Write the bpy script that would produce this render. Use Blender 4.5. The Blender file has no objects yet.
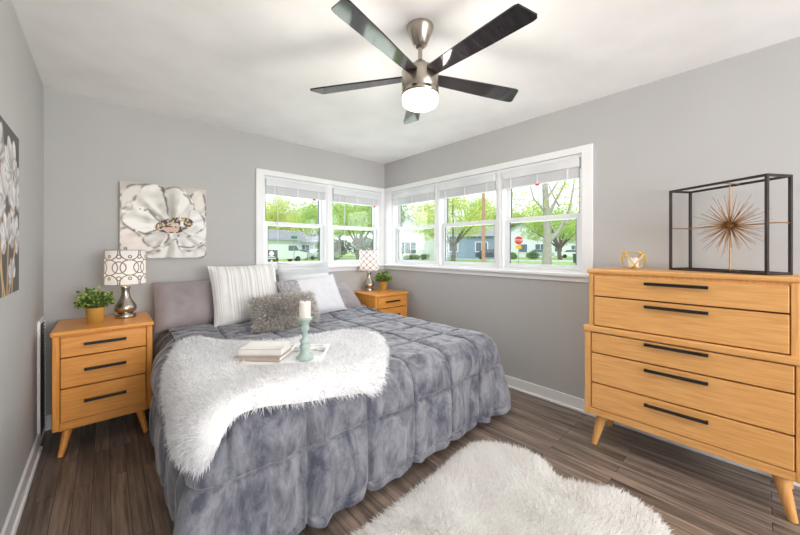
import bpy, bmesh, math, random
import numpy as np
from mathutils import Vector, Matrix, noise as mnoise
PI = math.pi
random.seed(7); RNG = np.random.default_rng(11)
scene = bpy.context.scene
COL = scene.collection

# ------------------------------------------------------------------ camera
cam_data = bpy.data.cameras.new('camera'); cam = bpy.data.objects.new('camera', cam_data); COL.objects.link(cam)
cam.location = (0.337, -3.416, 1.28)
cam.rotation_euler = (PI/2, 0, -math.atan2(0.670, 0.742))
cam_data.sensor_width = 36; cam_data.lens = 36*327/800; cam_data.shift_y = -17.5/800
cam_data.clip_start = 0.02; cam_data.clip_end = 400
scene.camera = cam

# ------------------------------------------------------------------ sky, sun, large lights, exposure
world = bpy.data.worlds.new('sky'); scene.world = world; world.use_nodes = True
wn = world.node_tree.nodes; wl = world.node_tree.links
bgn = wn['Background']
tc = wn.new('ShaderNodeTexCoord'); sp = wn.new('ShaderNodeSeparateXYZ'); cr = wn.new('ShaderNodeValToRGB')
wl.new(tc.outputs['Generated'], sp.inputs[0]); wl.new(sp.outputs['Z'], cr.inputs[0]); wl.new(cr.outputs[0], bgn.inputs[0])
cr.color_ramp.elements[0].position = 0.0; cr.color_ramp.elements[0].color = (0.95, 0.97, 1.0, 1)
cr.color_ramp.elements[1].position = 0.7; cr.color_ramp.elements[1].color = (0.70, 0.84, 1.0, 1)
bgn.inputs[1].default_value = 1.45

def lamp(name, kind, loc, power, color=(1, 1, 1), rot=(0, 0, 0), **kw):
    d = bpy.data.lights.new(name, kind); d.energy = power; d.color = color
    for k, v in kw.items(): setattr(d, k, v)
    o = bpy.data.objects.new(name, d); COL.objects.link(o); o.location = loc; o.rotation_euler = rot
    return o
sun = lamp('sun', 'SUN', (-20, 5, 40), 1.7, (1, 0.96, 0.88), angle=0.05)
sun.rotation_euler = Vector((0.75, 0.55, -1.25)).to_track_quat('-Z', 'Y').to_euler()
# area lights boosting the window daylight; the one behind the camera is added fill
lamp('fill_front', 'AREA', (1.575, -6.46, 1.47), 112, (0.99, 0.99, 1.0), rot=(PI/2, 0, 0), shape='RECTANGLE', size=2.55, size_y=1.4)
lamp('daylight_back', 'AREA', (2.28, 0.24, 1.56), 13, (0.95, 0.98, 1.0), rot=(-PI/2, 0, 0), shape='RECTANGLE', size=1.4, size_y=0.85)
lamp('daylight_right', 'AREA', (3.38, -1.32, 1.56), 12, (0.95, 0.98, 1.0), rot=(0, PI/2, 0), shape='RECTANGLE', size=0.85, size_y=2.2)
vs = scene.view_settings
scene.display_settings.display_device = 'sRGB'
vs.view_transform = 'Standard'; vs.look = 'None'; vs.gamma = 1.0; vs.exposure = 0.32; vs.use_curve_mapping = False
try:
    scene.cycles.max_bounces = 10; scene.cycles.diffuse_bounces = 6; scene.cycles.transparent_max_bounces = 24
    scene.cycles.use_denoising = True; scene.cycles.sample_clamp_indirect = 6
except Exception: pass

# ------------------------------------------------------------------ materials
def srgb(r, g, b):
    f = lambda c: (c/255/12.92) if c/255 <= 0.04045 else ((c/255+0.055)/1.055)**2.4
    return (f(r), f(g), f(b), 1.0)
def base(name):
    m = bpy.data.materials.new(name); m.use_nodes = True
    return m, m.node_tree.nodes, m.node_tree.links, m.node_tree.nodes['Principled BSDF']
def mat(name, c1, c2=None, scale=8, stretch=(1, 1, 1), rough=0.5, metal=0, bump=0, bscale=None, sheen=0, coat=0, detail=4, lo=0.35, hi=0.65, trans=0, spec=None):
    m, n, l, b = base(name)
    b.inputs['Base Color'].default_value = c1; b.inputs['Roughness'].default_value = rough; b.inputs['Metallic'].default_value = metal
    if sheen: b.inputs['Sheen Weight'].default_value = sheen; b.inputs['Sheen Roughness'].default_value = 0.4
    if coat: b.inputs['Coat Weight'].default_value = coat; b.inputs['Coat Roughness'].default_value = 0.15
    if spec is not None: b.inputs['Specular IOR Level'].default_value = spec
    t = n.new('ShaderNodeTexCoord'); mp = n.new('ShaderNodeMapping'); mp.inputs['Scale'].default_value = stretch
    l.new(t.outputs['Object'], mp.inputs[0])
    if c2 is None: c2 = tuple(min(1, c*0.93) for c in c1[:3]) + (1,)
    nt = n.new('ShaderNodeTexNoise'); nt.inputs['Scale'].default_value = scale; nt.inputs['Detail'].default_value = detail
    l.new(mp.outputs[0], nt.inputs['Vector'])
    r = n.new('ShaderNodeValToRGB'); r.color_ramp.elements[0].color = c1; r.color_ramp.elements[1].color = c2
    r.color_ramp.elements[0].position = lo; r.color_ramp.elements[1].position = hi
    l.new(nt.outputs['Fac'], r.inputs[0]); l.new(r.outputs[0], b.inputs['Base Color'])
    if bump:
        bt = n.new('ShaderNodeTexNoise'); bt.inputs['Scale'].default_value = bscale or scale; bt.inputs['Detail'].default_value = 5
        l.new(mp.outputs[0], bt.inputs['Vector'])
        bp = n.new('ShaderNodeBump'); bp.inputs['Strength'].default_value = bump; bp.inputs['Distance'].default_value = 0.01
        l.new(bt.outputs['Fac'], bp.inputs['Height']); l.new(bp.outputs[0], b.inputs['Normal'])
    if trans:
        tr = n.new('ShaderNodeBsdfTranslucent'); l.new(r.outputs[0], tr.inputs[0])
        mx = n.new('ShaderNodeMixShader'); mx.inputs[0].default_value = trans
        l.new(b.outputs[0], mx.inputs[1]); l.new(tr.outputs[0], mx.inputs[2]); l.new(mx.outputs[0], n['Material Output'].inputs[0])
    return m
def painted(name, rough=0.7, trans=0):
    m, n, l, b = base(name); a = n.new('ShaderNodeAttribute'); a.attribute_name = 'Col'
    b.inputs['Roughness'].default_value = rough; l.new(a.outputs['Color'], b.inputs['Base Color'])
    if trans:
        tr = n.new('ShaderNodeBsdfTranslucent'); l.new(a.outputs['Color'], tr.inputs[0])
        mx = n.new('ShaderNodeMixShader'); mx.inputs[0].default_value = trans
        l.new(b.outputs[0], mx.inputs[1]); l.new(tr.outputs[0], mx.inputs[2]); l.new(mx.outputs[0], n['Material Output'].inputs[0])
    return m
def emit(name, c, s):
    m, n, l, b = base(name); b.inputs['Base Color'].default_value = c
    b.inputs['Emission Color'].default_value = c; b.inputs['Emission Strength'].default_value = s
    return m
def glass_mat():
    m, n, l, b = base('window_glass'); n.remove(b)
    t = n.new('ShaderNodeBsdfTransparent'); t.inputs[0].default_value = (0.97, 0.985, 0.98, 1)
    g = n.new('ShaderNodeBsdfGlossy'); g.inputs['Roughness'].default_value = 0.02
    mx = n.new('ShaderNodeMixShader'); mx.inputs[0].default_value = 0.05
    l.new(t.outputs[0], mx.inputs[1]); l.new(g.outputs[0], mx.inputs[2]); l.new(mx.outputs[0], n['Material Output'].inputs[0])
    return m
def floor_mat():
    m, n, l, b = base('hardwood_floor')
    t = n.new('ShaderNodeTexCoord'); mp = n.new('ShaderNodeMapping'); mp.inputs['Rotation'].default_value = (0, 0, PI/2)
    l.new(t.outputs['Object'], mp.inputs[0])
    br = n.new('ShaderNodeTexBrick'); br.offset = 0.37; br.offset_frequency = 2
    br.inputs['Color1'].default_value = (0, 0, 0, 1); br.inputs['Color2'].default_value = (1, 1, 1, 1); br.inputs['Mortar'].default_value = (0.5, 0.5, 0.5, 1)
    br.inputs['Scale'].default_value = 1; br.inputs['Brick Width'].default_value = 0.95; br.inputs['Row Height'].default_value = 0.072
    br.inputs['Mortar Size'].default_value = 0.0016; br.inputs['Mortar Smooth'].default_value = 0.4
    l.new(mp.outputs[0], br.inputs['Vector'])
    ad = n.new('ShaderNodeVectorMath'); ad.operation = 'MULTIPLY_ADD'; ad.inputs[1].default_value = (7, 7, 7)
    l.new(br.outputs['Color'], ad.inputs[0]); l.new(mp.outputs[0], ad.inputs[2])
    m2 = n.new('ShaderNodeMapping'); m2.inputs['Scale'].default_value = (1.6, 26, 1); l.new(ad.outputs[0], m2.inputs[0])
    g = n.new('ShaderNodeTexNoise'); g.inputs['Scale'].default_value = 1.6; g.inputs['Detail'].default_value = 7; g.inputs['Roughness'].default_value = 0.65
    l.new(m2.outputs[0], g.inputs['Vector'])
    r = n.new('ShaderNodeValToRGB'); e = r.color_ramp.elements
    e[0].position = 0.28; e[0].color = srgb(70, 60, 54); e[1].position = 0.72; e[1].color = srgb(170, 154, 142)
    l.new(g.outputs['Fac'], r.inputs[0])
    r2 = n.new('ShaderNodeValToRGB'); r2.color_ramp.elements[0].color = (0.62, 0.60, 0.60, 1); r2.color_ramp.elements[1].color = (1.12, 1.06, 1.0, 1)
    l.new(br.outputs['Color'], r2.inputs[0])
    mx = n.new('ShaderNodeMix'); mx.data_type = 'RGBA'; mx.blend_type = 'MULTIPLY'; mx.inputs[0].default_value = 1
    l.new(r.outputs[0], mx.inputs[6]); l.new(r2.outputs[0], mx.inputs[7])
    m3 = n.new('ShaderNodeMix'); m3.data_type = 'RGBA'; l.new(br.outputs['Fac'], m3.inputs[0]); l.new(mx.outputs[2], m3.inputs[6])
    m3.inputs[7].default_value = srgb(30, 23, 20); l.new(m3.outputs[2], b.inputs['Base Color'])
    b.inputs['Roughness'].default_value = 0.33
    bp = n.new('ShaderNodeBump'); bp.inputs['Strength'].default_value = 0.25; bp.inputs['Distance'].default_value = 0.004
    iv = n.new('ShaderNodeMath'); iv.operation = 'MULTIPLY_ADD'; iv.inputs[1].default_value = -1.5; l.new(br.outputs['Fac'], iv.inputs[0]); l.new(g.outputs['Fac'], iv.inputs[2])
    l.new(iv.outputs[0], bp.inputs['Height']); l.new(bp.outputs[0], b.inputs['Normal'])
    return m
def velvet_mat():
    m, n, l, b = base('grey_velvet')
    t = n.new('ShaderNodeTexCoord'); mp = n.new('ShaderNodeMapping'); mp.inputs['Scale'].default_value = (1, 1, 0.45); l.new(t.outputs['Object'], mp.inputs[0])
    a = n.new('ShaderNodeTexNoise'); a.inputs['Scale'].default_value = 12; a.inputs['Detail'].default_value = 9; a.inputs['Roughness'].default_value = 0.70; a.inputs['Distortion'].default_value = 0.5
    l.new(mp.outputs[0], a.inputs['Vector'])
    r = n.new('ShaderNodeValToRGB'); e = r.color_ramp.elements
    e[0].position = 0.38; e[0].color = srgb(82, 84, 97); e[1].position = 0.62; e[1].color = srgb(142, 143, 150)
    l.new(a.outputs['Fac'], r.inputs[0]); l.new(r.outputs[0], b.inputs['Base Color'])
    b.inputs['Roughness'].default_value = 0.75; b.inputs['Sheen Weight'].default_value = 0.6; b.inputs['Sheen Roughness'].default_value = 0.35
    b.inputs['Specular IOR Level'].default_value = 0.2
    w = n.new('ShaderNodeTexNoise'); w.inputs['Scale'].default_value = 16; w.inputs['Detail'].default_value = 4; w.inputs['Distortion'].default_value = 1.2; l.new(mp.outputs[0], w.inputs['Vector'])
    bp = n.new('ShaderNodeBump'); bp.inputs['Strength'].default_value = 0.35; bp.inputs['Distance'].default_value = 0.02
    l.new(w.outputs['Fac'], bp.inputs['Height']); l.new(bp.outputs[0], b.inputs['Normal'])
    return m
def stripe_mat(name, c1, c2, axis, freq, rough=0.9):
    m, n, l, b = base(name); b.inputs['Roughness'].default_value = rough
    t = n.new('ShaderNodeTexCoord'); s = n.new('ShaderNodeMapping'); sc = [1.2, 1.2, 1.2]; sc[axis] = freq; s.inputs['Scale'].default_value = sc
    l.new(t.outputs['Object'], s.inputs[0]); nt = n.new('ShaderNodeTexNoise'); nt.inputs['Scale'].default_value = 1; nt.inputs['Detail'].default_value = 3
    l.new(s.outputs[0], nt.inputs['Vector'])
    r = n.new('ShaderNodeValToRGB'); e = r.color_ramp.elements; e[0].position = 0.42; e[0].color = c1; e[1].position = 0.56; e[1].color = c2
    l.new(nt.outputs['Fac'], r.inputs[0]); l.new(r.outputs[0], b.inputs['Base Color'])
    return m

WOOD = [srgb(226, 170, 104), srgb(204, 146, 80)]
def wood(name, stretch, c=WOOD): return mat(name, c[0], c[1], scale=3.2, stretch=stretch, rough=0.38, bump=0.05, bscale=6, detail=6, lo=0.3, hi=0.72, coat=0.15)
M = dict(
    wall=mat('grey_wall_paint', srgb(186, 185, 184), srgb(183, 182, 181), scale=2, rough=0.85),
    ceil=mat('white_ceiling_paint', srgb(250, 249, 249), scale=3, rough=0.9),
    white=mat('white_trim_paint', srgb(237, 237, 238), srgb(233, 233, 234), scale=5, rough=0.4),
    vinyl=mat('white_vinyl', srgb(235, 237, 239), srgb(231, 233, 235), scale=5, rough=0.35),
    blind=mat('blind_white', srgb(224, 225, 228), srgb(213, 214, 218), scale=4, rough=0.5),
    glass=glass_mat(), floor=floor_mat(), velvet=velvet_mat(),
    wx=wood('oak_grain_across', (2.0, 34, 34)), wy=wood('oak_grain_along', (34, 2.0, 34)), wz=wood('oak_grain_upright', (34, 34, 2.0)),
    nx=wood('warm_oak_across', (2.0, 34, 34), [srgb(234, 162, 76), srgb(212, 136, 54)]), nz=wood('warm_oak_upright', (34, 34, 2.0), [srgb(234, 162, 76), srgb(212, 136, 54)]),
    wdark=mat('oak_shadow_gap', srgb(92, 58, 26), rough=0.7),  # darker oak tone painted in for the shade in the drawer gaps
    black=mat('black_metal', srgb(28, 27, 27), srgb(36, 35, 35), scale=30, rough=0.42, metal=0.4),
    frameblack=mat('dark_bronze_metal', srgb(46, 38, 36), srgb(58, 48, 46), scale=20, rough=0.45, metal=0.5),
    blade=mat('glossy_black_blade', srgb(34, 31, 33), srgb(44, 40, 42), scale=4, stretch=(1, 8, 1), rough=0.08),
    nickel=mat('brushed_nickel', srgb(186, 176, 164), srgb(168, 158, 148), scale=20, stretch=(1, 1, 0.1), rough=0.27, metal=1),
    gold=mat('brass_gold', srgb(228, 196, 112), srgb(208, 174, 90), scale=8, rough=0.36, metal=0.6),
    agold=mat('antique_gold', srgb(176, 136, 86), srgb(146, 106, 64), scale=30, rough=0.35, metal=0.9),
    mattress=mat('white_mattress', srgb(232, 230, 228), rough=0.9),
    mauve=mat('mauve_grey_satin', srgb(158, 148, 150), srgb(146, 136, 138), scale=4, rough=0.55, sheen=0.3, bump=0.25, bscale=7),
    whitecloth=mat('white_cloth', srgb(224, 224, 228), srgb(216, 216, 221), scale=5, rough=0.9, bump=0.2, bscale=8),
    weave=mat('grey_woven_cloth', srgb(190, 186, 190), srgb(150, 147, 152), scale=90, rough=0.9, lo=0.45, hi=0.55, bump=0.3),
    stripe=stripe_mat('ticking_stripe', srgb(238, 236, 234), srgb(206, 203, 202), 0, 165),
    hstripe=stripe_mat('soft_ridge_stripe', srgb(224, 225, 228), srgb(196, 199, 203), 2, 22),
    fringe=mat('white_fringe', srgb(245, 245, 246), rough=0.9, trans=0.3),
    greyfur=mat('grey_fur', srgb(246, 241, 236), srgb(158, 151, 145), scale=60, rough=0.75, trans=0.3),
    greyhide=mat('grey_hide', srgb(176, 170, 165), rough=0.9),
    whitefur=mat('white_shag', srgb(244, 244, 246), srgb(238, 238, 240), scale=14, rough=0.8, trans=0.35),
    rugfur=mat('white_sheepskin', srgb(252, 252, 250), srgb(246, 244, 242), scale=7, rough=0.8, trans=0.45),
    whitehide=mat('white_hide', srgb(249, 249, 248), rough=0.9),
    wax=mat('ivory_wax', srgb(246, 240, 230), srgb(240, 233, 222), scale=12, rough=0.55, trans=0.15),
    wick=mat('dark_wick', srgb(60, 52, 46), rough=0.9),
    mint=mat('sage_green_paint', srgb(170, 188, 182), srgb(156, 176, 170), scale=14, rough=0.5),
    bookcover=mat('cream_book_cover', srgb(236, 234, 228), srgb(230, 228, 221), scale=10, rough=0.55),
    taupe=mat('taupe_book_cover', srgb(188, 174, 162), srgb(176, 162, 150), scale=10, rough=0.6),
    pages=mat('page_edges', srgb(246, 245, 242), srgb(226, 224, 218), scale=4, stretch=(1, 1, 120), rough=0.8),
    leaf1=mat('plant_leaf_green', srgb(116, 148, 62), srgb(76, 112, 40), scale=40, rough=0.5, trans=0.25),
    leaf2=mat('plant_leaf_pale', srgb(206, 218, 138), srgb(170, 192, 100), scale=40, rough=0.5, trans=0.25),
    soil=mat('potting_soil', srgb(50, 38, 28), rough=0.95),
    ventdark=mat('vent_dark_grey', srgb(112, 112, 114), rough=0.7),  # dark grey colour of the grille and its slats
    paint=painted('canvas_paint', 0.65), shade=painted('printed_shade_cloth', 0.85, 0.35),
    canvas=mat('canvas_edge', srgb(196, 186, 174), srgb(182, 172, 160), scale=50, rough=0.9),
    red=mat('red_tag', srgb(226, 70, 40), rough=0.5),
    # outdoors
    grass=mat('lawn_green', srgb(158, 188, 104), srgb(134, 168, 84), scale=1.5, rough=0.95),
    road=mat('pale_road', srgb(206, 204, 200), srgb(192, 190, 187), scale=2, rough=0.9),
    bark=mat('tree_bark', srgb(128, 116, 106), srgb(98, 88, 80), scale=6, stretch=(4, 4, 0.6), rough=0.95),
    palebark=mat('pale_tree_bark', srgb(182, 174, 164), srgb(150, 142, 134), scale=6, stretch=(4, 4, 0.6), rough=0.95),
    siding=mat('white_house_siding', srgb(232, 234, 236), srgb(222, 225, 228), scale=2, stretch=(1, 1, 18), rough=0.8),
    bluesiding=mat('slate_blue_siding', srgb(140, 162, 178), srgb(128, 150, 167), scale=2, stretch=(1, 1, 18), rough=0.8),
    redbrick=mat('red_brick', srgb(176, 120, 100), srgb(158, 104, 86), scale=8, rough=0.9),
    roofm=mat('grey_shingles', srgb(160, 160, 164), srgb(138, 138, 143), scale=6, rough=0.9),
    darkglass=mat('house_window_glass', srgb(96, 112, 124), rough=0.12),
    pole=mat('weathered_pole', srgb(196, 150, 128), srgb(172, 128, 108), scale=5, stretch=(6, 6, 0.5), rough=0.9),
    signred=mat('sign_red', srgb(214, 44, 40), rough=0.4), signwhite=mat('sign_white', srgb(245, 245, 245), rough=0.4),
    signyellow=mat('sign_yellow', srgb(248, 186, 40), rough=0.4), signgreen=mat('sign_green', srgb(30, 136, 96), rough=0.4),
    galv=mat('galvanised_post', srgb(160, 164, 166), rough=0.5, metal=0.6),
    carwhite=mat('car_paint_white', srgb(236, 238, 240), rough=0.25), cardark=mat('car_paint_dark', srgb(64, 70, 82), rough=0.25),
    carsilver=mat('car_paint_silver', srgb(176, 182, 188), rough=0.25), tyre=mat('tyre_rubber', srgb(34, 34, 36), rough=0.8),
    bin=mat('dark_grey_plastic', srgb(88, 92, 98), rough=0.6),
    bush=mat('bush_green', srgb(112, 150, 74), srgb(80, 118, 50), scale=3, rough=0.8, trans=0.3),
)
LEAF = [mat('spring_leaf_%s' % n, srgb(*a), srgb(*b), scale=0.7, rough=0.7, trans=0.45) for n, a, b in
        [('yellow_green', (226, 230, 140), (200, 214, 104)), ('fresh_green', (198, 216, 124), (166, 196, 92)), ('mid_green', (156, 184, 104), (124, 158, 82)), ('olive', (214, 210, 136), (190, 190, 108))]]

# ------------------------------------------------------------------ object helpers
def tag(o, label=None, cat=None, group=None, kind=None):
    if label: o['label'] = label
    if cat: o['category'] = cat
    if group: o['group'] = group
    if kind: o['kind'] = kind
    return o
def empty(name, loc, rz=0, label=None, cat=None, group=None, rot=None):
    o = bpy.data.objects.new(name, None); COL.objects.link(o); o.location = loc
    o.rotation_euler = rot if rot else (0, 0, rz); o.empty_display_size = 0.1
    return tag(o, label, cat, group)
def link(name, me, mats, parent=None, loc=None):
    for m in (mats if isinstance(mats, (list, tuple)) else [mats]): me.materials.append(m)
    o = bpy.data.objects.new(name, me); COL.objects.link(o)
    if parent: o.parent = parent
    if loc: o.location = loc
    return o
def kids(o): return [c for c in COL.objects if c.parent == o]
def copy_tree(o, parent=None):
    c = o.copy(); COL.objects.link(c)
    if parent: c.parent = parent
    for ch in list(o.children): copy_tree(ch, c)
    return c
def V(*a): return Vector(a)
class MB:
    def __init__(s): s.v = []; s.f = []; s.sm = []; s.mi = []
    def add(s, vs, fs, smooth=False, mi=0, mtx=None):
        n = len(s.v)
        s.v += [tuple(mtx @ Vector(p)) if mtx else tuple(p) for p in vs]
        for f in fs: s.f.append(tuple(i+n for i in f)); s.sm.append(smooth); s.mi.append(mi)
        return s
    def box(s, c, d, bev=0, mtx=None, mi=0, seg=2):
        bm = bmesh.new(); bmesh.ops.create_cube(bm, size=1)
        for v in bm.verts: v.co = Vector((v.co.x*d[0]+c[0], v.co.y*d[1]+c[1], v.co.z*d[2]+c[2]))
        if bev: bmesh.ops.bevel(bm, geom=bm.edges[:], offset=bev, segments=seg, profile=0.5, affect='EDGES')
        bm.verts.index_update()
        s.add([v.co.copy() for v in bm.verts], [[v.index for v in f.verts] for f in bm.faces], False, mi, mtx); bm.free(); return s
    def span(s, a, b, bev=0, mi=0, mtx=None):   # box from corner a to corner b
        return s.box([(a[i]+b[i])/2 for i in range(3)], [abs(b[i]-a[i]) for i in range(3)], bev, mtx, mi)
    def tube(s, pts, r, n=10, smooth=True, mi=0, closed=False):
        pts = [Vector(p) for p in pts]; k = len(pts); rs = r if isinstance(r, (list, tuple)) else [r]*k
        vs = []; up = None
        for i, p in enumerate(pts):
            d = (pts[(i+1) % k]-pts[i-1]) if closed else (pts[min(i+1, k-1)]-pts[max(i-1, 0)])
            d.normalize()
            if up is None: up = d.orthogonal().normalized()
            up = (up-d*up.dot(d)).normalized(); w = d.cross(up)
            for j in range(n):
                a = 2*PI*j/n; vs.append(p+(up*math.cos(a)+w*math.sin(a))*rs[i])
        fs = []
        for i in range(k if closed else k-1):
            i2 = (i+1) % k
            for j in range(n): fs.append((i*n+j, i*n+(j+1) % n, i2*n+(j+1) % n, i2*n+j))
        s.add(vs, fs, smooth, mi)
        if not closed: s.add(vs[:n], [tuple(range(n))[::-1]], False, mi); s.add(vs[-n:], [tuple(range(n))], False, mi)
        return s
    def lathe(s, prof, c=(0, 0, 0), n=36, smooth=True, mi=0, capb=True, capt=True):
        vs = []; fs = []
        for r, z in prof:
            for j in range(n): a = 2*PI*j/n; vs.append((c[0]+r*math.cos(a), c[1]+r*math.sin(a), c[2]+z))
        for i in range(len(prof)-1):
            for j in range(n): fs.append((i*n+j, i*n+(j+1) % n, (i+1)*n+(j+1) % n, (i+1)*n+j))
        s.add(vs, fs, smooth, mi)
        if capb and prof[0][0] > 1e-5: s.add(vs[:n], [tuple(range(n))[::-1]], False, mi)
        if capt and prof[-1][0] > 1e-5: s.add(vs[-n:], [tuple(range(n))], False, mi)
        return s
    def prism(s, poly, axis, a, b, mi=0, mtx=None, smooth=False):  # poly in the two other axes
        def P(p, t):
            q = list(p); q.insert(axis, t); return q
        n = len(poly); vs = [P(p, a) for p in poly]+[P(p, b) for p in poly]
        fs = [tuple(range(n))[::-1], tuple(range(n, 2*n))]+[(i, (i+1) % n, n+(i+1) % n, n+i) for i in range(n)]
        return s.add(vs, fs, smooth, mi, mtx)
    def build(s, name, mats, parent=None, loc=None):
        me = bpy.data.meshes.new(name); me.from_pydata(s.v, [], s.f)
        me.polygons.foreach_set('use_smooth', s.sm); me.polygons.foreach_set('material_index', s.mi)
        bm = bmesh.new(); bm.from_mesh(me); bmesh.ops.recalc_face_normals(bm, faces=bm.faces[:]); bm.to_mesh(me); bm.free()
        me.update(); return link(name, me, mats, parent, loc)
def grid_mesh(name, P, mats, parent=None, smooth=True, col=None, closed_u=False):
    nu, nv = P.shape[:2]; idx = np.arange(nu*nv).reshape(nu, nv)
    a = idx[:-1, :-1]; b = idx[1:, :-1]; c = idx[1:, 1:]; d = idx[:-1, 1:]
    F = np.stack([a, b, c, d], -1).reshape(-1, 4)
    if closed_u: F = np.vstack([F, np.stack([idx[-1, :-1], idx[0, :-1], idx[0, 1:], idx[-1, 1:]], -1).reshape(-1, 4)])
    me = bpy.data.meshes.new(name); me.from_pydata(P.reshape(-1, 3).tolist(), [], F.tolist())
    me.polygons.foreach_set('use_smooth', [smooth]*len(me.polygons))
    if col is not None:
        at = me.color_attributes.new('Col', 'FLOAT_COLOR', 'POINT'); at.data.foreach_set('color', col.reshape(-1, 4).astype(np.float32).ravel())
    me.update(); return link(name, me, mats, parent)
def blades(name, P, N, length, width, mat_, parent, lean=(0, 0, 0), jitter=0.5, droop=0.3, kind=None):
    """tapered fur tufts growing from points P along normals N"""
    n = len(P); D = N+np.asarray(lean)+RNG.normal(0, jitter, (n, 3)); D /= np.linalg.norm(D, axis=1)[:, None]
    L = length*RNG.uniform(0.65, 1.2, n)[:, None]; S = np.cross(D, RNG.normal(0, 1, (n, 3))); S /= np.linalg.norm(S, axis=1)[:, None]
    W = width*RNG.uniform(0.7, 1.2, n)[:, None]
    bend = RNG.normal(0, 0.25, (n, 3)); bend[:, 2] -= droop
    p1 = P+D*L*0.5+bend*L*0.12; p2 = P+D*L+bend*L*0.5
    A = np.stack([P-S*W, P+S*W, p1+S*W*0.75, p1-S*W*0.75, p2], 1).reshape(-1, 3)
    o = (np.arange(n)*5)[:, None]
    q = (o+np.array([[0, 1, 2, 3]])); t = (o+np.array([[3, 2, 4]]))
    me = bpy.data.meshes.new(name); me.vertices.add(len(A)); me.vertices.foreach_set('co', A.astype(np.float32).ravel())
    loops = np.concatenate([q, t], 1).ravel(); me.loops.add(len(loops)); me.loops.foreach_set('vertex_index', loops.astype(np.int32))
    me.polygons.add(2*n); st = np.stack([np.arange(n)*7, np.arange(n)*7+4], 1).ravel(); me.polygons.foreach_set('loop_start', st.astype(np.int32))
    me.update(calc_edges=True); me.validate()
    ob = link(name, me, mat_, parent)
    return tag(ob, kind=kind)
def catmull(pts, k=8):
    pts = [np.array(p, float) for p in pts]; n = len(pts); out = []
    for i in range(n):
        p0, p1, p2, p3 = pts[i-1], pts[i], pts[(i+1) % n], pts[(i+2) % n]
        for t in np.linspace(0, 1, k, endpoint=False):
            out.append(0.5*((2*p1)+(-p0+p2)*t+(2*p0-5*p1+4*p2-p3)*t*t+(-p0+3*p1-3*p2+p3)*t**3))
    return np.array(out)
def poly_sd(px, py, poly):
    """signed distance, negative inside"""
    d = np.full(px.shape, 1e9); ins = np.zeros(px.shape, bool); n = len(poly)
    for i in range(n):
        ax, ay = poly[i]; bx, by = poly[(i+1) % n]; ex, ey = bx-ax, by-ay; L = ex*ex+ey*ey+1e-12
        t = np.clip(((px-ax)*ex+(py-ay)*ey)/L, 0, 1); d = np.minimum(d, np.hypot(px-ax-t*ex, py-ay-t*ey))
        c = (ay > py) != (by > py); ins ^= c & (px < (bx-ax)*(py-ay)/((by-ay) if by != ay else 1e-12)+ax)
    return np.where(ins, -d, d)
def vnoise(x, y, seed=0):
    g = np.random.default_rng(seed).random((64, 64)); xi = np.floor(x).astype(int); yi = np.floor(y).astype(int)
    fx = x-xi; fy = y-yi; fx = fx*fx*(3-2*fx); fy = fy*fy*(3-2*fy); G = lambda i, j: g[i % 64, j % 64]
    return (G(xi, yi)*(1-fx)+G(xi+1, yi)*fx)*(1-fy)+(G(xi, yi+1)*(1-fx)+G(xi+1, yi+1)*fx)*fy

# ================================================================== THE SETTING
W, H, YF, T, LX = 3.14, 2.44, -6.4, 0.16, 0.015          # room width, height, front wall, wall thickness
def struct(name, mb, m, parent=None):
    o = mb.build(name, m, parent)
    if not parent: o['kind'] = 'structure'
    return o
struct('floor', MB().span((0, YF, -0.05), (W, 0, 0)), M['floor'])
struct('ceiling', MB().span((-T, YF-T, H), (W+T, T, H+0.12)), M['ceil'])
struct('roof', MB().span((-T-.5, YF-T-1.6, H+.12), (W+T+.4, T+.4, H+.3)), M['roofm'])  # unseen roof, its overhang added to keep sun out of the front opening
struct('wall_left', MB().span((-T, YF-T, -0.05), (LX, T, H)), M['wall'])
BX0, BX1, RZ0, RZ1, RY0, RY1 = 1.53, 3.06, 1.09, 2.045, -0.16, -2.475
struct('wall_back', MB().span((0, 0, -0.05), (W+T, T, RZ0)).span((0, 0, RZ1), (W+T, T, H)).span((0, 0, RZ0), (BX0, T, RZ1)), M['wall'])
struct('wall_right', MB().span((W, YF, -0.05), (W+T, 0, RZ0)).span((W, YF, RZ1), (W+T, 0, H)).span((W, YF, RZ0), (W+T, RY1, RZ1)), M['wall'])
fo = (0.25, 2.90, 0.75, 2.2)  # opening made up in the unseen front wall for the added fill light
struct('wall_front', MB().span((0, YF-T, -0.05), (fo[0], YF, H)).span((fo[1], YF-T, -0.05), (W, YF, H)).span((fo[0], YF-T, -0.05), (fo[1], YF, fo[2])).span((fo[0], YF-T, fo[3]), (fo[1], YF, H)), M['wall'])
struct('trim_1', MB().span((BX1, 0.0, RZ0), (W+T, T, RZ1)).span((W, RY0, RZ0), (W+T, 0.0, RZ1)).span((BX1, -0.012, RZ0), (W-0.012, 0, RZ1)).span((W-0.012, RY0, RZ0), (W, 0, RZ1)), M['white'])
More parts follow.
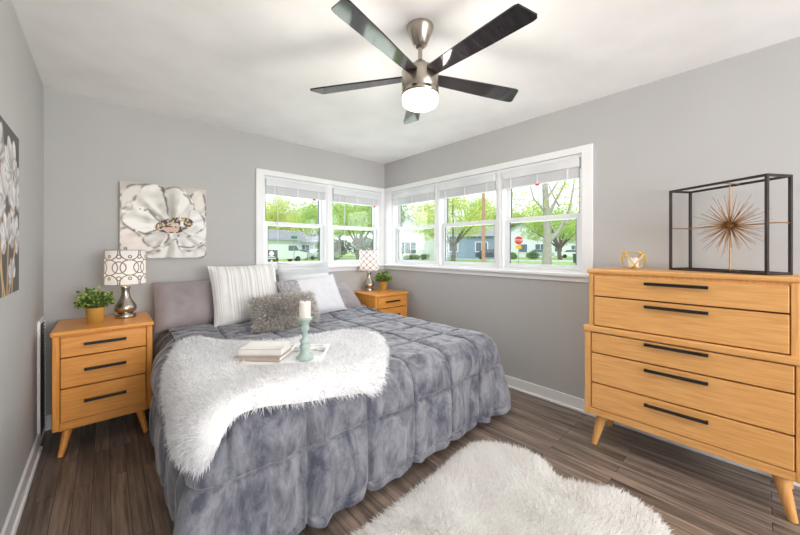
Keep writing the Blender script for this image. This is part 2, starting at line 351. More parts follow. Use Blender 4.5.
# casing around the corner window band, mitred round the corner, and the sill (stool + apron)
cz = 2.102
struct('trim_2', MB().span((1.463, -0.02, RZ1), (W-0.02, 0, cz), 0.004).span((1.463, -0.02, 1.075), (BX0+0.012, 0, RZ1+0.004), 0.004), M['white'])
struct('trim_3', MB().span((W-0.02, -2.542, RZ1), (W, 0, cz), 0.004).span((W-0.02, -2.542, 1.075), (W, RY1+0.012, RZ1+0.004), 0.004), M['white'])
struct('trim_4', MB().span((1.44, -0.055, 1.068), (W-0.001, 0.03, 1.094), 0.006).span((1.463, -0.018, 1.025), (W-0.02, 0, 1.068), 0.003), M['white'])
struct('trim_5', MB().span((W-0.055, -2.565, 1.068), (W+0.03, -0.02, 1.094), 0.006).span((W-0.018, -2.542, 1.025), (W, -0.018, 1.068), 0.003), M['white'])
def baseboard(name, a, b, n):   # a,b on the wall line, n = direction into the room
    mb = MB(); x0, y0 = a; x1, y1 = b
    for th, z0, z1, bv in ((0.014, 0, 0.105, 0.004), (0.026, 0, 0.022, 0.006)):
        mb.span((min(x0, x1, x0+n[0]*th), min(y0, y1, y0+n[1]*th), z0), (max(x0, x1, x0+n[0]*th), max(y0, y1, y0+n[1]*th), z1), bv)
    struct(name, mb, M['white'])
baseboard('baseboard_back', (0.0, 0), (W, 0), (0, -1)); baseboard('baseboard_right', (W, YF), (W, -0.03), (-1, 0))
baseboard('baseboard_left', (LX, YF), (LX, -0.31), (1, 0))

def window_unit(name, u0, u1, on_back, red=None, cord=None, lbl='', drop=0.0):
    """one double-hung window of the band with its raised blind; u runs along the wall, v goes outwards"""
    def P(u, v, z): return (u, v, z) if on_back else (W+v, u, z)
    def bar(mb, a, b, v0, v1, z0, z1, bev=0.003): return mb.span(P(a, v0, z0), P(b, v1, z1), bev)
    a, b = min(u0, u1), max(u0, u1); f = 0.026; z0, z1 = RZ0, RZ1; zm = 1.558
    root = MB(); bar(root, a, a+f, 0.0, 0.13, z0, z1); bar(root, b-f, b, 0.0, 0.13, z0, z1); bar(root, a+f-.001, b-f+.001, 0.001, 0.129, z1-f, z1-.0005); bar(root, a+f-.001, b-f+.001, 0.001, 0.14, z0+.0005, z0+0.022)
    w = root.build(name, M['vinyl']); w['kind'] = 'structure'
    for nm, v0, v1, s0, s1, st in (('upper_sash', 0.085, 0.115, zm-0.02, z1-f, 0.034), ('lower_sash', 0.04, 0.07, z0+0.022, zm+0.022, 0.044)):
        mb = MB(); p, q = a+f, b-f
        bar(mb, p+.0006, p+st, v0, v1, s0+.0006, s1-.0006); bar(mb, q-st, q-.0006, v0, v1, s0+.0006, s1-.0006); bar(mb, p+st-.001, q-st+.001, v0+.001, v1-.001, s0+.0006, s0+(0.042 if nm == 'lower_sash' else 0.04)); bar(mb, p+st-.001, q-st+.001, v0+.001, v1-.001, s1-0.04, s1-.0006)
        s = mb.build(nm, M['vinyl'], w)
        g = MB(); bar(g, p+st-0.004, q-st+0.004, (v0+v1)/2-0.002, (v0+v1)/2+0.002, s0+0.036, s1-0.036, 0); g.build('glass_pane', M['glass'], s)
        k = MB(); vm = (v0+v1)/2; ga, gb, gc, gd = p+st-.001, q-st+.001, s0+.039, s1-.039
        bar(k, ga, ga+.008, vm-.006, vm+.006, gc, gd, 0); bar(k, gb-.008, gb, vm-.006, vm+.006, gc, gd, 0); bar(k, ga+.008, gb-.008, vm-.006, vm+.006, gc, gc+.004, 0)
        k.build('glass_spacer', M['bin'], s)
    # raised blind
    e = empty('window_blind', P((a+b)/2, 0.02, z1-0.02), 0, lbl, 'blind', 'raised white blinds')
    o = Vector(e.location)
    def L(mb): mb.v = [tuple(Vector(p)-o) for p in mb.v]; return mb
    m1 = MB(); bar(m1, a+f+0.004, b-f-0.004, -0.022, 0.034, z1-0.105-drop, z1-0.03-drop, 0.005); L(m1).build('valance', M['blind'], e)
    m2 = MB(); k = 9; zt = z1-0.106-drop; zb = 1.853-drop*0.6
    for i in range(k):
        zz = zb+0.014+(zt-zb-0.014)*i/k; bar(m2, a+f+0.012, b-f-0.012, -0.012+0.002*(i % 2), 0.026+0.002*(i % 2), zz+0.001, zz+(zt-zb-0.014)/k-0.0006, 0)
    L(m2).build('slat_stack', M['blind'], e)
    m3 = MB(); bar(m3, a+f+0.010, b-f-0.010, -0.014, 0.028, zb, zb+0.013, 0.003); L(m3).build('bottom_rail', M['blind'], e)
    for t in (0.16, 0.5, 0.84):
        m4 = MB(); bar(m4, a+(b-a)*t-0.006, a+(b-a)*t+0.006, -0.0165, -0.013, zb, zt, 0); L(m4).build('ladder_tape', M['white'], e)
    if cord is not None:
        m5 = MB(); cc = a+(b-a)*cord; m5.tube([P(cc, -0.024, z1-0.11), P(cc, -0.024, z1-0.11-0.62)], 0.0045, 8); L(m5).build('wand', M['blind'], e)
    if red is not None:
        m6 = MB(); cc = a+(b-a)*red; bar(m6, cc-0.017, cc+0.017, -0.0155, -0.0135, zb-0.014, zb+0.004, 0); tag(L(m6).build('warning_tag', M['red'], e), 'small red warning tag')
window_unit('window_1', 1.53, 2.275, True, 0.76, 0.2, 'raised white blind in the window nearest the flower painting, wand hanging left')
window_unit('window_2', 2.315, 3.06, True, 0.86, 0.24, 'raised white blind above the small bedside lamp, left of the room corner')
window_unit('window_3', -0.16, -0.93, False, None, None, 'raised white blind right of the room corner, the shortest on the right wall')
window_unit('window_4', -0.95, -1.72, False, None, 0.97, 'raised white blind in the middle window of the right wall')
window_unit('window_5', -1.74, -2.475, False, 0.5, None, 'raised white blind in the window nearest the tall dresser')
# mullion covers between the units
struct('trim_6', MB().span((2.27, -0.008, RZ0), (2.32, 0.06, RZ1), 0.003), M['white'])
struct('trim_7', MB().span((W-0.008, -0.952, RZ0), (W+0.06, -0.928, RZ1), 0.003).span((W-0.008, -1.742, RZ0), (W+0.06, -1.718, RZ1), 0.003), M['white'])
# made-up window frame behind the camera, round the added fill light
struct('fill_window', MB().span((fo[0], YF-0.1, fo[2]), (fo[0]+0.05, YF-0.02, fo[3])).span((fo[1]-0.05, YF-0.1, fo[2]), (fo[1], YF-0.02, fo[3])).span((fo[0], YF-0.1, fo[3]-0.05), (fo[1], YF-0.02, fo[3])).span((fo[0], YF-0.1, fo[2]), (fo[1], YF-0.02, fo[2]+0.05)).span((1.62, YF-0.1, fo[2]), (1.68, YF-0.02, fo[3])), M['vinyl'])

# ================================================================== OUTDOORS
GZ = -0.12
struct('ground_lawn', MB().span((W+T+0.02, -60, GZ-0.2), (140, T, GZ)).span((-60, T+0.02, GZ-0.2), (140, 140, GZ)), M['grass'])
def at(x, F):   # ground point seen at column x, at depth F
    R = (x-400)/327*F; return (0.337+.742*R+.67*F, -3.416-.67*R+.742*F)
def strip(name, pts, wd, z):
    mb = MB(); pts = [Vector((*p, 0)) for p in pts]; vs = []
    for i, p in enumerate(pts):
        d = (pts[min(i+1, len(pts)-1)]-pts[max(i-1, 0)]).normalized(); nrm = Vector((-d.y, d.x, 0))
        for s in (-1, 1):
            for zz in (z, z-0.05): vs.append((p.x+nrm.x*s*wd/2, p.y+nrm.y*s*wd/2, zz))
    fs = []
    for i in range(len(pts)-1):
        k = i*4; fs += [(k, k+4, k+6, k+2), (k+1, k+3, k+7, k+5), (k, k+1, k+5, k+4), (k+2, k+6, k+7, k+3)]
    n = len(vs); fs += [(0, 2, 3, 1), (n-4, n-3, n-1, n-2)]
    mb.add(vs, fs); return struct(name, mb, M['road'])
strip('ground_road', [at(800, 33), at(590, 40), at(520, 44), at(470, 52), at(420, 58), at(350, 62), at(260, 66), at(150, 70)], 6, GZ+0.02)
strip('ground_path', [at(640, 31), at(580, 38), at(556, 46)], 3.0, GZ+0.035)

def foliage(name, parent, blobs, n, size, m):
    P = []
    tot = sum(b[3]**2 for b in blobs)
    for (x, y, z, r) in blobs:
        k = max(8, int(n*r*r/tot)); d = RNG.normal(0, 1, (k, 3)); d /= np.linalg.norm(d, axis=1)[:, None]
        P.append(np.array([x, y, z])+d*(r*RNG.random(k)**0.4)[:, None]*np.array([1, 1, 0.8]))
    P = np.vstack(P); k = len(P); A = RNG.normal(0, 1, (k, 3)); A /= np.linalg.norm(A, axis=1)[:, None]
    B = np.cross(A, RNG.normal(0, 1, (k, 3))); B /= np.linalg.norm(B, axis=1)[:, None]
    s = size*RNG.uniform(0.6, 1.3, k)[:, None]
    Vt = np.stack([P-A*s, P-B*s*0.55, P+A*s, P+B*s*0.55], 1).reshape(-1, 3)
    me = bpy.data.meshes.new(name); me.from_pydata(Vt.tolist(), [], np.arange(4*k).reshape(k, 4).tolist()); me.update()
    return link(name, me, m, parent)
def tree(x, F, h, cr, tr, leaf, n, label, size=0.16, bark='bark', fork=0.35, seed=0, cover=1.0, low=0.3, z=GZ, group='trees across the street'):
    rn = random.Random(seed); X, Y = at(x, F); t = empty('tree', (X, Y, z), rn.random()*6, label, 'tree', group)
    mb = MB(); hf = h*fork; blobs = []
    mb.tube([(0, 0, 0), (0.04*h*rn.uniform(-.3, .3), 0.02*h, hf*0.6), (0, 0.01*h, hf)], [tr*1.25, tr, tr*0.85], 10)
    tk = mb.build('trunk', M[bark], t)
    nb = 7
    bm_ = MB()
    for i in range(nb):
        a = i*2.4+rn.random(); L = cr*rn.uniform(0.55, 0.95); zt = h*rn.uniform(low+0.2, 0.9)
        p2 = (math.cos(a)*L*0.5, math.sin(a)*L*0.5, hf+(zt-hf)*0.55); p3 = (math.cos(a)*L, math.sin(a)*L, zt)
        bm_.tube([(0, 0.01*h, hf*0.93), p2, p3], [tr*0.6, tr*0.36, tr*0.12], 7)
        blobs.append((*p3, cr*rn.uniform(0.35, 0.5))); blobs.append((p2[0]*1.5, p2[1]*1.5, zt*0.85, cr*rn.uniform(0.3, 0.42)))
    blobs += [(0, 0, h*0.86, cr*0.5), (0, 0, h*0.66, cr*0.6), (cr*.5, cr*.2, h*.52, cr*.45), (-cr*.5, -.2*cr, h*.5, cr*.45), (.1*cr, -cr*.45, h*.47, cr*.4)]
    bm_.build('branches', M[bark], t)
    foliage('foliage', t, blobs, int(n*cover*1.6), size, leaf)
    return t
def bush(x, F, w, h, label, group='bushes outside the windows'):
    X, Y = at(x, F); t = empty('bush', (X, Y, GZ), 0, label, 'bush', group)
    foliage('foliage', t, [(-w*.3, 0, h*.45, h*.5), (w*.3, .1, h*.45, h*.5), (0, 0, h*.5, h*.55)], 700 if h < 3 else 2600, 0.11 if h < 3 else .22, M['bush'])
    MB().tube([(0, 0, 0), (0.02, 0, h*.5)], 0.04, 6).build('stem', M['bark'], t)
def house(x, F, w, d, h, rh, ang, wall, label, wins, gable_front=True, door=None):
    X, Y = at(x, F); t = empty('house', (X, Y, GZ), ang, label, 'house')
    MB().span((-w/2, 0, 0), (w/2, d, h)).build('wall', M[wall], t)
    ov = 0.35
    if gable_front:
        MB().prism([(-w/2, h), (w/2, h), (0, h+rh)], 1, 0.02, d).build('gable', M[wall], t)
        mb = MB()
        for s in (-1, 1): mb.prism([(s*(w/2+ov), h-ov*rh/(w/2)), (0, h+rh), (0, h+rh+0.2), (s*(w/2+ov), h-ov*rh/(w/2)+0.2)], 1, -ov, d+ov)
        mb.build('roof', M['roofm'], t)
    else:
        MB().prism([(-ov, h-0.05), (d+ov, h-0.05), (d/2, h+rh)], 0, -w/2-ov, w/2+ov).build('roof', M['roofm'], t)
    for (wx, wz, ww, wh) in wins:
        f = MB().span((wx-ww/2-.1, -0.06, wz-.1), (wx+ww/2+.1, 0.02, wz+wh+.1)).build('window', M['white'], t)
        g = MB(); nn = max(1, int(ww/0.8))
        for i in range(nn): a = wx-ww/2+ww*i/nn; g.span((a+.05, -0.09, wz+.02), (a+ww/nn-.05, -0.03, wz+wh-.02))
        g.build('window_glass', M['darkglass'], f)
    if door: MB().span((door-.5, -0.05, 0.1), (door+.5, 0.03, 2.2)).build('door', M['white'], t)
def car(x, F, ang, paint, label, van=False, z=GZ+0.02):
    X, Y = at(x, F); t = empty('car', (X, Y, z), ang, label, 'car', 'parked cars')
    if van: body = [(-2.6, .35), (2.6, .35), (2.65, 1.1), (1.7, 1.25), (1.2, 2.0), (-2.6, 2.05)]; gl = [(1.15, 1.3), (1.62, 1.3), (1.18, 1.9), (0.2, 1.9), (0.2, 1.3)]
    else: body = [(-2.2, .32), (2.2, .32), (2.25, .75), (1.9, .92), (1.0, 1.0), (.4, 1.45), (-1.1, 1.47), (-1.8, 1.0), (-2.2, .95)]; gl = [(.85, 1.03), (.36, 1.38), (-1.05, 1.4), (-1.55, 1.03)]
    MB().prism(body, 1, -.85, .85).build('body', M[paint], t)
    MB().prism(gl, 1, -.87, .87).build('side_windows', M['darkglass'], t)
    for wx in (-1.4, 1.4):
        for s in (-1, 1): MB().tube([(wx, s*.72, .33), (wx, s*.9, .33)], .33, 16).build('wheel', M['tyre'], t)
R = math.radians
house(407, 46, 7.5, 8, 3.4, 2.6, R(-48), 'siding', 'white gabled house beyond the window right of the room corner', [(-0.3, 0.9, 3.2, 1.6)], True)
house(434, 68, 8, 9, 3.6, 2.6, R(-55), 'siding', 'white house with two dark windows partly behind the middle window post', [(-2.3, 0.9, 1.2, 2.0), (1.6, .9, 1.4, 1.8)], True)
house(466, 52, 9, 8, 3.6, 1.8, R(-58), 'bluesiding', 'slate blue house behind the tree in the middle right window', [(2.4, 1.2, 1.8, 1.4), (-2, 1.2, 1.4, 1.4)], False)
house(482, 70, 5, 6, 3.4, 2.2, R(-58), 'redbrick', 'low brick house behind the weathered utility pole', [(0, 1, 1.4, 1.3)], False)
house(522, 62, 11, 9, 3.4, 3.0, R(-66), 'siding', 'white house behind the red stop sign', [(-3, 1, 1.5, 1.5), (0.2, 1, 1.5, 1.5), (3.2, 1, 1.8, 1.5)], True)
house(580, 76, 14, 9, 3.4, 3.2, R(-72), 'siding', 'long white house beyond the trees in the window by the dresser', [(-4.5, 1, 1.6, 1.5), (-1, 1, 1.6, 1.5), (3, 1, 2, 1.5)], False, door=5.2)
house(276, 52, 9.5, 8, 3.1, 1.8, R(14), 'siding', 'white house with a low roof beyond the far left window', [(1.6, 1.0, 2.4, 1.3), (-2.2, 1, 1.6, 1.3)], False)
house(312, 66, 8, 8, 3.0, 2.2, R(4), 'siding', 'white house at the back of the far left window', [(-1.5, 1, 1.6, 1.4), (1.8, 1, 1.4, 1.4)], False)
specs = [
 (262, 62, 11, 5.0, .22, 0, 2600, 'yellow green tree at the left edge of the far left window', .24),
 (283, 84, 15, 5.5, .24, 3, 2600, 'olive tinted tree behind the low roofed white house', .26),
 (306, 76, 12, 4.2, .2, 0, 2600, 'yellow green tree right of the green street sign', .22),
 (322, 50, 9, 4.0, .2, 1, 2400, 'fresh green tree behind the post between the two left windows', .2),
 (340, 60, 11, 4.6, .22, 0, 2600, 'yellow green tree behind the forked tree', .24),
 (357, 30, 7.6, 3.3, .17, 1, 2600, 'forked tree on the lawn behind the small bedside lamp', .13),
 (376, 62, 12, 5.0, .24, 1, 2600, 'tall green tree behind the corner post of the room', .24),
 (400, 76, 13, 4.6, .24, 2, 2400, 'mid green tree behind the white gabled house', .24),
 (428, 78, 12.5, 5.0, .24, 0, 2600, 'yellow green tree right of the white gabled house', .24),
 (453, 40, 8.8, 4.4, .24, 0, 4200, 'broad tree on the lawn in front of the slate blue house', .15),
 (480, 92, 16, 6.0, .3, 1, 2800, 'tall tree behind the weathered utility pole', .28),
 (505, 82, 12.5, 4.6, .24, 1, 2400, 'green tree behind the post left of the stop sign', .24),
 (531, 78, 12, 5.2, .24, 0, 2400, 'yellow green tree far behind the stop sign', .28),
 (560, 46, 7.5, 4.6, .26, 1, 3000, 'dark stemmed tree right of the big pale trunk', .17),
 (590, 88, 13, 5.5, .26, 0, 2600, 'yellow green tree at the right edge of the window by the dresser', .26)]
for i, (x, F, h, c_, tr_, lf, n_, lb, sz) in enumerate(specs): tree(x, F, h, c_, tr_, LEAF[lf], n_, lb, sz, seed=i, fork=0.22 if i in (5, 9, 13) else 0.35)
# big pale tree close to the right window
bx, by = at(547, 24); bt = empty('tree', (bx, by, GZ), 0, 'big pale trunked tree with bare forking limbs near the dresser window', 'tree', 'trees across the street')
mb = MB(); sd = Vector((.742, -.67, 0))
def q(s, z, o=0): return tuple(sd*s+Vector((.67, .742, 0))*o+Vector((0, 0, z)))
mb.tube([q(0, 0), q(.02, 2.2), q(-.05, 4.2), q(-.2, 7), q(.1, 10)], [.36, .27, .24, .17, .06], 12); mb.build('trunk', M['palebark'], bt)
mb = MB()
for pts, r in (([(.05, 1.9), (1.1, 3.0), (1.9, 4.6), (2.4, 7)], .17), ([(0, 3.6), (.7, 5), (1.5, 6.3), (1.7, 8.5)], .12), ([(0, 4.0), (-.9, 5.2), (-1.4, 7.5)], .1), ([(1.3, 3.3), (2.5, 4.2), (3.2, 6)], .09), ([(.9, 4.6), (.4, 5.7), (.1, 6.8)], .07), ([(-.1, 5), (1.0, 6.6), (2.6, 8)], .08)):
    mb.tube([q(*p, i*.2) for i, p in enumerate(pts)], [r*(1-.75*i/(len(pts)-1)) for i in range(len(pts))], 8)
mb.build('branches', M['palebark'], bt)
foliage('foliage', bt, [(*q(2.6, 7.6), 1.6), (*q(-1.6, 7.2), 1.5), (*q(.4, 9), 2), (*q(3, 5.6), .9), (*q(-2.2, 5.2), .9), (*q(1.2, 6), 1.4), (*q(-1, 4.6), 1.1), (*q(2, 4.4), 1.0), (*q(-3, 6.4), 1.3)], 1900, .1, LEAF[0])
for x, F, w_, h_, lb in ((330, 40, 3.2, 1.5, 'green bush at the left edge of the lamp side window'), (412, 43, 3.4, 0.9, 'clipped hedge under the gabled house window'), (427, 46, 2.2, 1.0, 'round bush right of the gabled house'), (392, 40, 2.4, 1.8, 'loose shrub at the left corner of the gabled house'), (533, 48, 3.0, 1.3, 'dark bush right of the stop sign'), (512, 46, 2, 1.2, 'small bush left of the stop sign')): bush(x, F, w_, h_, lb)
for x, F, w_, h_, lb in ((334, 66, 6.5, 4.2, 'tall hedge behind the forked tree, left clump'), (366, 70, 6.5, 4.6, 'tall hedge behind the forked tree, right clump'), (322, 84, 8, 4.8, 'tall hedge right of the parked cars'), (503, 84, 8, 4.6, 'tall hedge left of the stop sign'), (560, 98, 12, 6, 'tall hedge far behind the long white house')): bush(x, F, w_, h_, lb)
car(283, 38, R(8), 'carwhite', 'white van parked in front of the low roofed house', True)
car(301, 46, R(10), 'carsilver', 'silver car parked right of the white van'); car(320, 55, R(10), 'carwhite', 'white car parked right of the silver car')
car(491, 48, R(-50), 'cardark', 'dark car behind the weathered utility pole'); car(573, 56, R(-60), 'carwhite', 'white car parked at the long white house'); car(540, 58, R(-60), 'carsilver', 'silver car parked beside the white house behind the stop sign')
X, Y = at(483.5, 29); up = empty('utility_pole', (X, Y, GZ), R(-40), 'tall weathered wooden utility pole in the middle right window', 'pole')
MB().tube([(0, 0, 0), (0, 0, 9)], [.17, .13], 12).build('post', M['pole'], up); MB().span((-1.2, -.06, 8.2), (1.2, .06, 8.36)).build('cross_arm', M['pole'], up)
def text_mesh(name, s, size, m, parent, loc, rot):
    cu = bpy.data.curves.new(name, 'FONT'); cu.body = s; cu.size = size; cu.align_x = 'CENTER'; cu.align_y = 'CENTER'; cu.extrude = 0.004
    tmp = bpy.data.objects.new(name+'_tmp', cu); COL.objects.link(tmp); bpy.context.view_layer.update()
    me = bpy.data.meshes.new_from_object(tmp.evaluated_get(bpy.context.evaluated_depsgraph_get())); bpy.data.objects.remove(tmp)
    o = link(name, me, m, parent, loc); o.rotation_euler = rot; return o
X, Y = at(518.6, 30); ss = empty('stop_sign', (X, Y, GZ), math.atan2(-(0.337-X), (-3.416-Y))+PI, 'red octagonal stop sign with a yellow plate on a thin post', 'sign')
MB().tube([(0, 0.05, 0), (0, 0.05, 2.7)], .035, 8).build('post', M['galv'], ss)
oc = [(.42*math.cos(PI/8+i*PI/4), 2.28+.42*math.sin(PI/8+i*PI/4)) for i in range(8)]
oi = [(.385*math.cos(PI/8+i*PI/4), 2.28+.385*math.sin(PI/8+i*PI/4)) for i in range(8)]
p_ = MB().prism(oc, 1, -.005, .015).build('sign_plate', M['signwhite'], ss); MB().prism(oi, 1, -.012, .0).build('red_face', M['signred'], p_)
text_mesh('lettering', 'STOP', .3, M['signwhite'], p_, (0, -.018, 2.28), (PI/2, 0, 0))
MB().span((-.24, -.005, 1.52), (.24, .012, 1.84), .01).build('yellow_plate', M['signyellow'], ss)
X, Y = at(294, 34); gs = empty('street_sign', (X, Y, GZ), R(20), 'green street name sign on a thin post outside the far left window', 'sign')
MB().tube([(0, 0, 0), (0, 0, 2.9)], .035, 8).build('post', M['galv'], gs); MB().span((-.42, -.03, 2.58), (.42, .0, 2.84), .01).build('name_plate', M['signgreen'], gs)
X, Y = at(271.5, 16); yb = empty('yard_sign', (X, Y, GZ), math.atan2(-(0.337-X), (-3.416-Y))+PI, 'dark grey yard sign with a white emblem outside the far left window', 'sign')
MB().span((-.28, -.02, .92), (.28, .02, 1.40), .01).build('panel', M['bin'], yb)
for s in (-.2, .2): MB().tube([(s, 0.03, 0), (s, 0.03, 1.0)], .015, 6).build('stake', M['galv'], yb)
em = MB(); em.prism(catmull([(-.11, 1.24), (0, 1.36), (.11, 1.24), (.06, 1.13), (-.06, 1.13)], 5).tolist(), 1, -.026, -.02); em.prism([(-.14, 1.06), (.14, 1.06), (.14, 1.09), (-.14, 1.09)], 1, -.026, -.02); em.prism([(-.2, .98), (.2, .98), (.2, 1.015), (-.2, 1.015)], 1, -.026, -.02)
em.build('emblem', M['signwhite'], yb)
X, Y = at(577, 34); wb = empty('wheelie_bin', (X, Y, GZ), R(-40), 'dark wheeled rubbish bin at the kerb in the window by the dresser', 'bin')
MB().prism([(-.24, .05), (.24, .05), (.3, .95), (-.3, .95)], 1, -.28, .28).build('body', M['bin'], wb); MB().span((-.33, -.31, .95), (.33, .33, 1.03), .02).build('lid', M['bin'], wb)

# ================================================================== NIGHTSTANDS
GW = dict(h=M['wx'], v=M['wz'])
def handle(mb, c, w, axis, out):   # slim bar pull with turned-in ends; out = direction sign along the other axis
    def P(a, b, z): return (c[0]+a, c[1]+b*out, c[2]+z) if axis == 0 else (c[0]+b*out, c[1]+a, c[2]+z)
    mb.span(P(-w/2, .018, -.008), P(w/2, .030, .009), .003)
    for s in (-1, 1): mb.span(P(s*(w/2-.012), 0, -.005), P(s*(w/2-.002), .02, .006), .002)
    return mb
def leg(mb, top, foot, r0, r1):
    return mb.tube([top, (Vector(top)*.5+Vector(foot)*.5), foot], [r0, (r0+r1)/2, r1], 12)
def make_nightstand():
    e = empty('nightstand', (0, 0, 0)); w, d, hz, b = .49, .47, .778, .165
    # local frame: x across from the centre, y=0 at the front face going back +, z up
    x0, x1 = -w/2, w/2
    MB().span((x0, 0.004, b), (x0+.034, d, .75), .006).span((x1-.034, .004, b), (x1, d, .75), .006).span((x0+.03, d-.02, b), (x1-.03, d, .75)).span((x0+.03, .012, .738), (x1-.03, d, .75)).build('body', M['nz'], e)
    MB().span((x0+.033, .006, b+.001), (x1-.033, .1, b+.048), .004).build('base_rail', M['nx'], e)
    MB().span((x0-.008, -.012, .748), (x1+.008, d+.004, hz), .009).build('top', M['nx'], e)
    MB().span((x0+.034, .03, b+.04), (x1-.034, .05, .74)).build('drawer_gap_shade', M['wdark'], e)
    for z0, z1 in ((.615, .738), (.424, .607), (.217, .416)):
        dr = MB().span((x0+.037, -.002, z0), (x1-.037, .03, z1), .004).build('drawer', M['nx'], e)
        handle(MB(), (0, -.002, z0+(z1-z0)*.56 if z0 < .6 else z0+.072), .205, 0, -1).build('handle', M['black'], dr)
    for sx in (-1, 1):
        for yy, fy in ((.07, .02), (d-.07, d-.02)): leg(MB(), (sx*(w/2-.07), yy, b+.005), (sx*(w/2-.035), fy, 0), .026, .015).build('leg', M['nz'], e)
    MB().span((x0+.03, .03, b-.012), (x1-.03, d-.03, b+.004)).build('bottom_board', M['nz'], e)
    return e
ns = make_nightstand(); ns.location = (.343, -.53, 0)
tag(ns, 'honey oak three drawer nightstand left of the bed under the painting', 'nightstand', 'matching oak nightstands')
ns2 = copy_tree(ns); ns2.location = (2.82, -.53, 0)
tag(ns2, 'honey oak nightstand in the room corner right of the bed, under the windows', 'nightstand', 'matching oak nightstands')

# ================================================================== DRESSER
XFr = 2.70
ds = empty('dresser', (XFr, -3.09, 0), 0, 'tall honey oak five drawer dresser against the right wall', 'dresser')
def dsp(mb, a, b, bev=0): return mb.span((a[0]-XFr, a[1]+3.09, a[2]), (b[0]-XFr, b[1]+3.09, b[2]), bev)
uy0, uy1, ly0, ly1, xb = -2.650, -3.535, -2.624, -3.56, 3.11
mb = MB(); dsp(mb, (XFr+.004, uy0, .78), (xb, uy0-.03, 1.13), .005); dsp(mb, (XFr+.004, uy1, .78), (xb, uy1+.03, 1.13), .005); dsp(mb, (xb-.02, uy0-.01, .78), (xb, uy1+.01, 1.13)); dsp(mb, (XFr+.012, uy0-.02, 1.112), (xb, uy1+.02, 1.13)); mb.build('upper_case', M['wz'], ds)
mb = MB(); dsp(mb, (XFr-.006, uy0+.01, 1.128), (xb, uy1-.01, 1.156), .008); mb.build('top', M['wy'], ds)
mb = MB(); dsp(mb, (XFr+.002, ly0, .205), (xb, ly0-.04, .75), .005); dsp(mb, (XFr+.002, ly1, .205), (xb, ly1+.04, .75), .005); dsp(mb, (xb-.02, ly0-.01, .205), (xb, ly1+.01, .75)); mb.build('lower_case', M['wz'], ds)
mb = MB(); dsp(mb, (XFr+.004, ly0-.039, .206), (XFr+.1, ly1+.039, .252), .004); mb.build('base_rail', M['wy'], ds)
mb = MB(); dsp(mb, (XFr-.012, ly0+.006, .748), (xb, ly1-.006, .788), .009); mb.build('middle_shelf', M['wy'], ds)
mb = MB(); dsp(mb, (XFr+.03, uy0-.03, .80), (XFr+.045, uy1+.03, 1.12)); dsp(mb, (XFr+.03, ly0-.04, .24), (XFr+.045, ly1+.04, .745)); mb.build('drawer_gap_shade', M['wdark'], ds)
for z0, z1, a, b, hz in ((.985, 1.112, uy0-.034, uy1+.034, 1.082), (.794, .977, uy0-.034, uy1+.034, .948), (.617, .742, ly0-.044, ly1+.044, .727), (.422, .609, ly0-.044, ly1+.044, .578), (.256, .414, ly0-.044, ly1+.044, .375)):
    m_ = MB(); dsp(m_, (XFr-.002, a, z0), (XFr+.03, b, z1), .004); dr = m_.build('drawer', M['wy'], ds)
    handle(MB(), (-.002, 0, hz), .275, 1, -1).build('handle', M['black'], dr)
for yy, fy in ((ly0-.09, ly0-.045), (ly1+.09, ly1+.045)):
    for xx, fx in ((XFr+.07, XFr+.045), (xb-.07, xb-.03)): leg(MB(), (xx-XFr, yy+3.09, .21), (fx-XFr, fy+3.09, 0), .032, .017).build('leg', M['wz'], ds)

# ================================================================== BED
bed = empty('bed', (1.58, -1.02, 0), 0, 'wide bed with white mattress under the grey comforter', 'bed')
def bs(mb, a, b, bev=0): return mb.span((a[0]-1.58, a[1]+1.02, a[2]), (b[0]-1.58, b[1]+1.02, b[2]), bev)
mb = MB(); bs(mb, (.69, -1.96, .13), (2.46, -.06, .34), .02); mb.build('box_spring', M['mattress'], bed)
mb = MB(); bs(mb, (.665, -1.985, .345), (2.485, -.05, .60), .05); mb.build('mattress', M['mattress'], bed)
for x in (.76, 2.40):
    for y in (-1.88, -.14): MB().span((x-.03-1.58, y-.03+1.02, 0), (x+.03-1.58, y+.03+1.02, .135), .004).build('leg', M['black'], bed)
# ---- comforter: drape of a quilted cloth over the mattress with rounded edges
cxl, cxr, cyf, cyh, cr_, ztop = .70, 2.49, -1.94, -.18, .13, .628
ARC = cr_*PI/2; DROP = ARC+ztop-cr_-.035
Q = .325; QX0 = .68; QY0 = -2.07
def drape(x, y, extra=0.0):
    """unrolled cloth coordinates -> position on the draped surface and its normal (arrays)"""
    x = np.asarray(x, float); y = np.asarray(y, float)
    px = np.clip(x, cxl, cxr); py = np.maximum(y, cyf)
    dx, dy = x-px, y-py; s = np.hypot(dx, dy); nz = np.where(s > 1e-9, s, 1); nx, ny = dx/nz, dy/nz
    a = np.minimum(s/cr_, PI/2); dn = np.maximum(s-ARC, 0)
    right = np.clip(nx, 0, 1); left = np.clip(-nx, 0, 1)*np.clip(-ny*1.5, 0, 1); foot = np.clip(-ny, 0, 1)
    flare = 0.33*right+0.42*left+0.03*foot
    hr = np.clip((y+0.88)/0.28, 0, 1); flare = flare*(1-hr*right)
    r = cr_*np.sin(a)+dn*flare; z = ztop-cr_*(1-np.cos(a))-dn*np.sqrt(1-np.minimum(flare, .5)**2)
    N = np.stack([nx*np.sin(a), ny*np.sin(a), np.cos(a)], -1)
    headlift = np.clip((y+0.75)/0.3, 0, 1); z = z+0.035*headlift*headlift*(3-2*headlift)*np.exp(-(s/.09)**2)
    headin = np.clip((y+0.8)/0.30, 0, 1)*0.085*(x < cxl)-hr*0.075*(x > cxr)
    P = np.stack([px+nx*r+headin, py+ny*r, z], -1)+N*np.asarray(extra)[..., None]
    return P, N
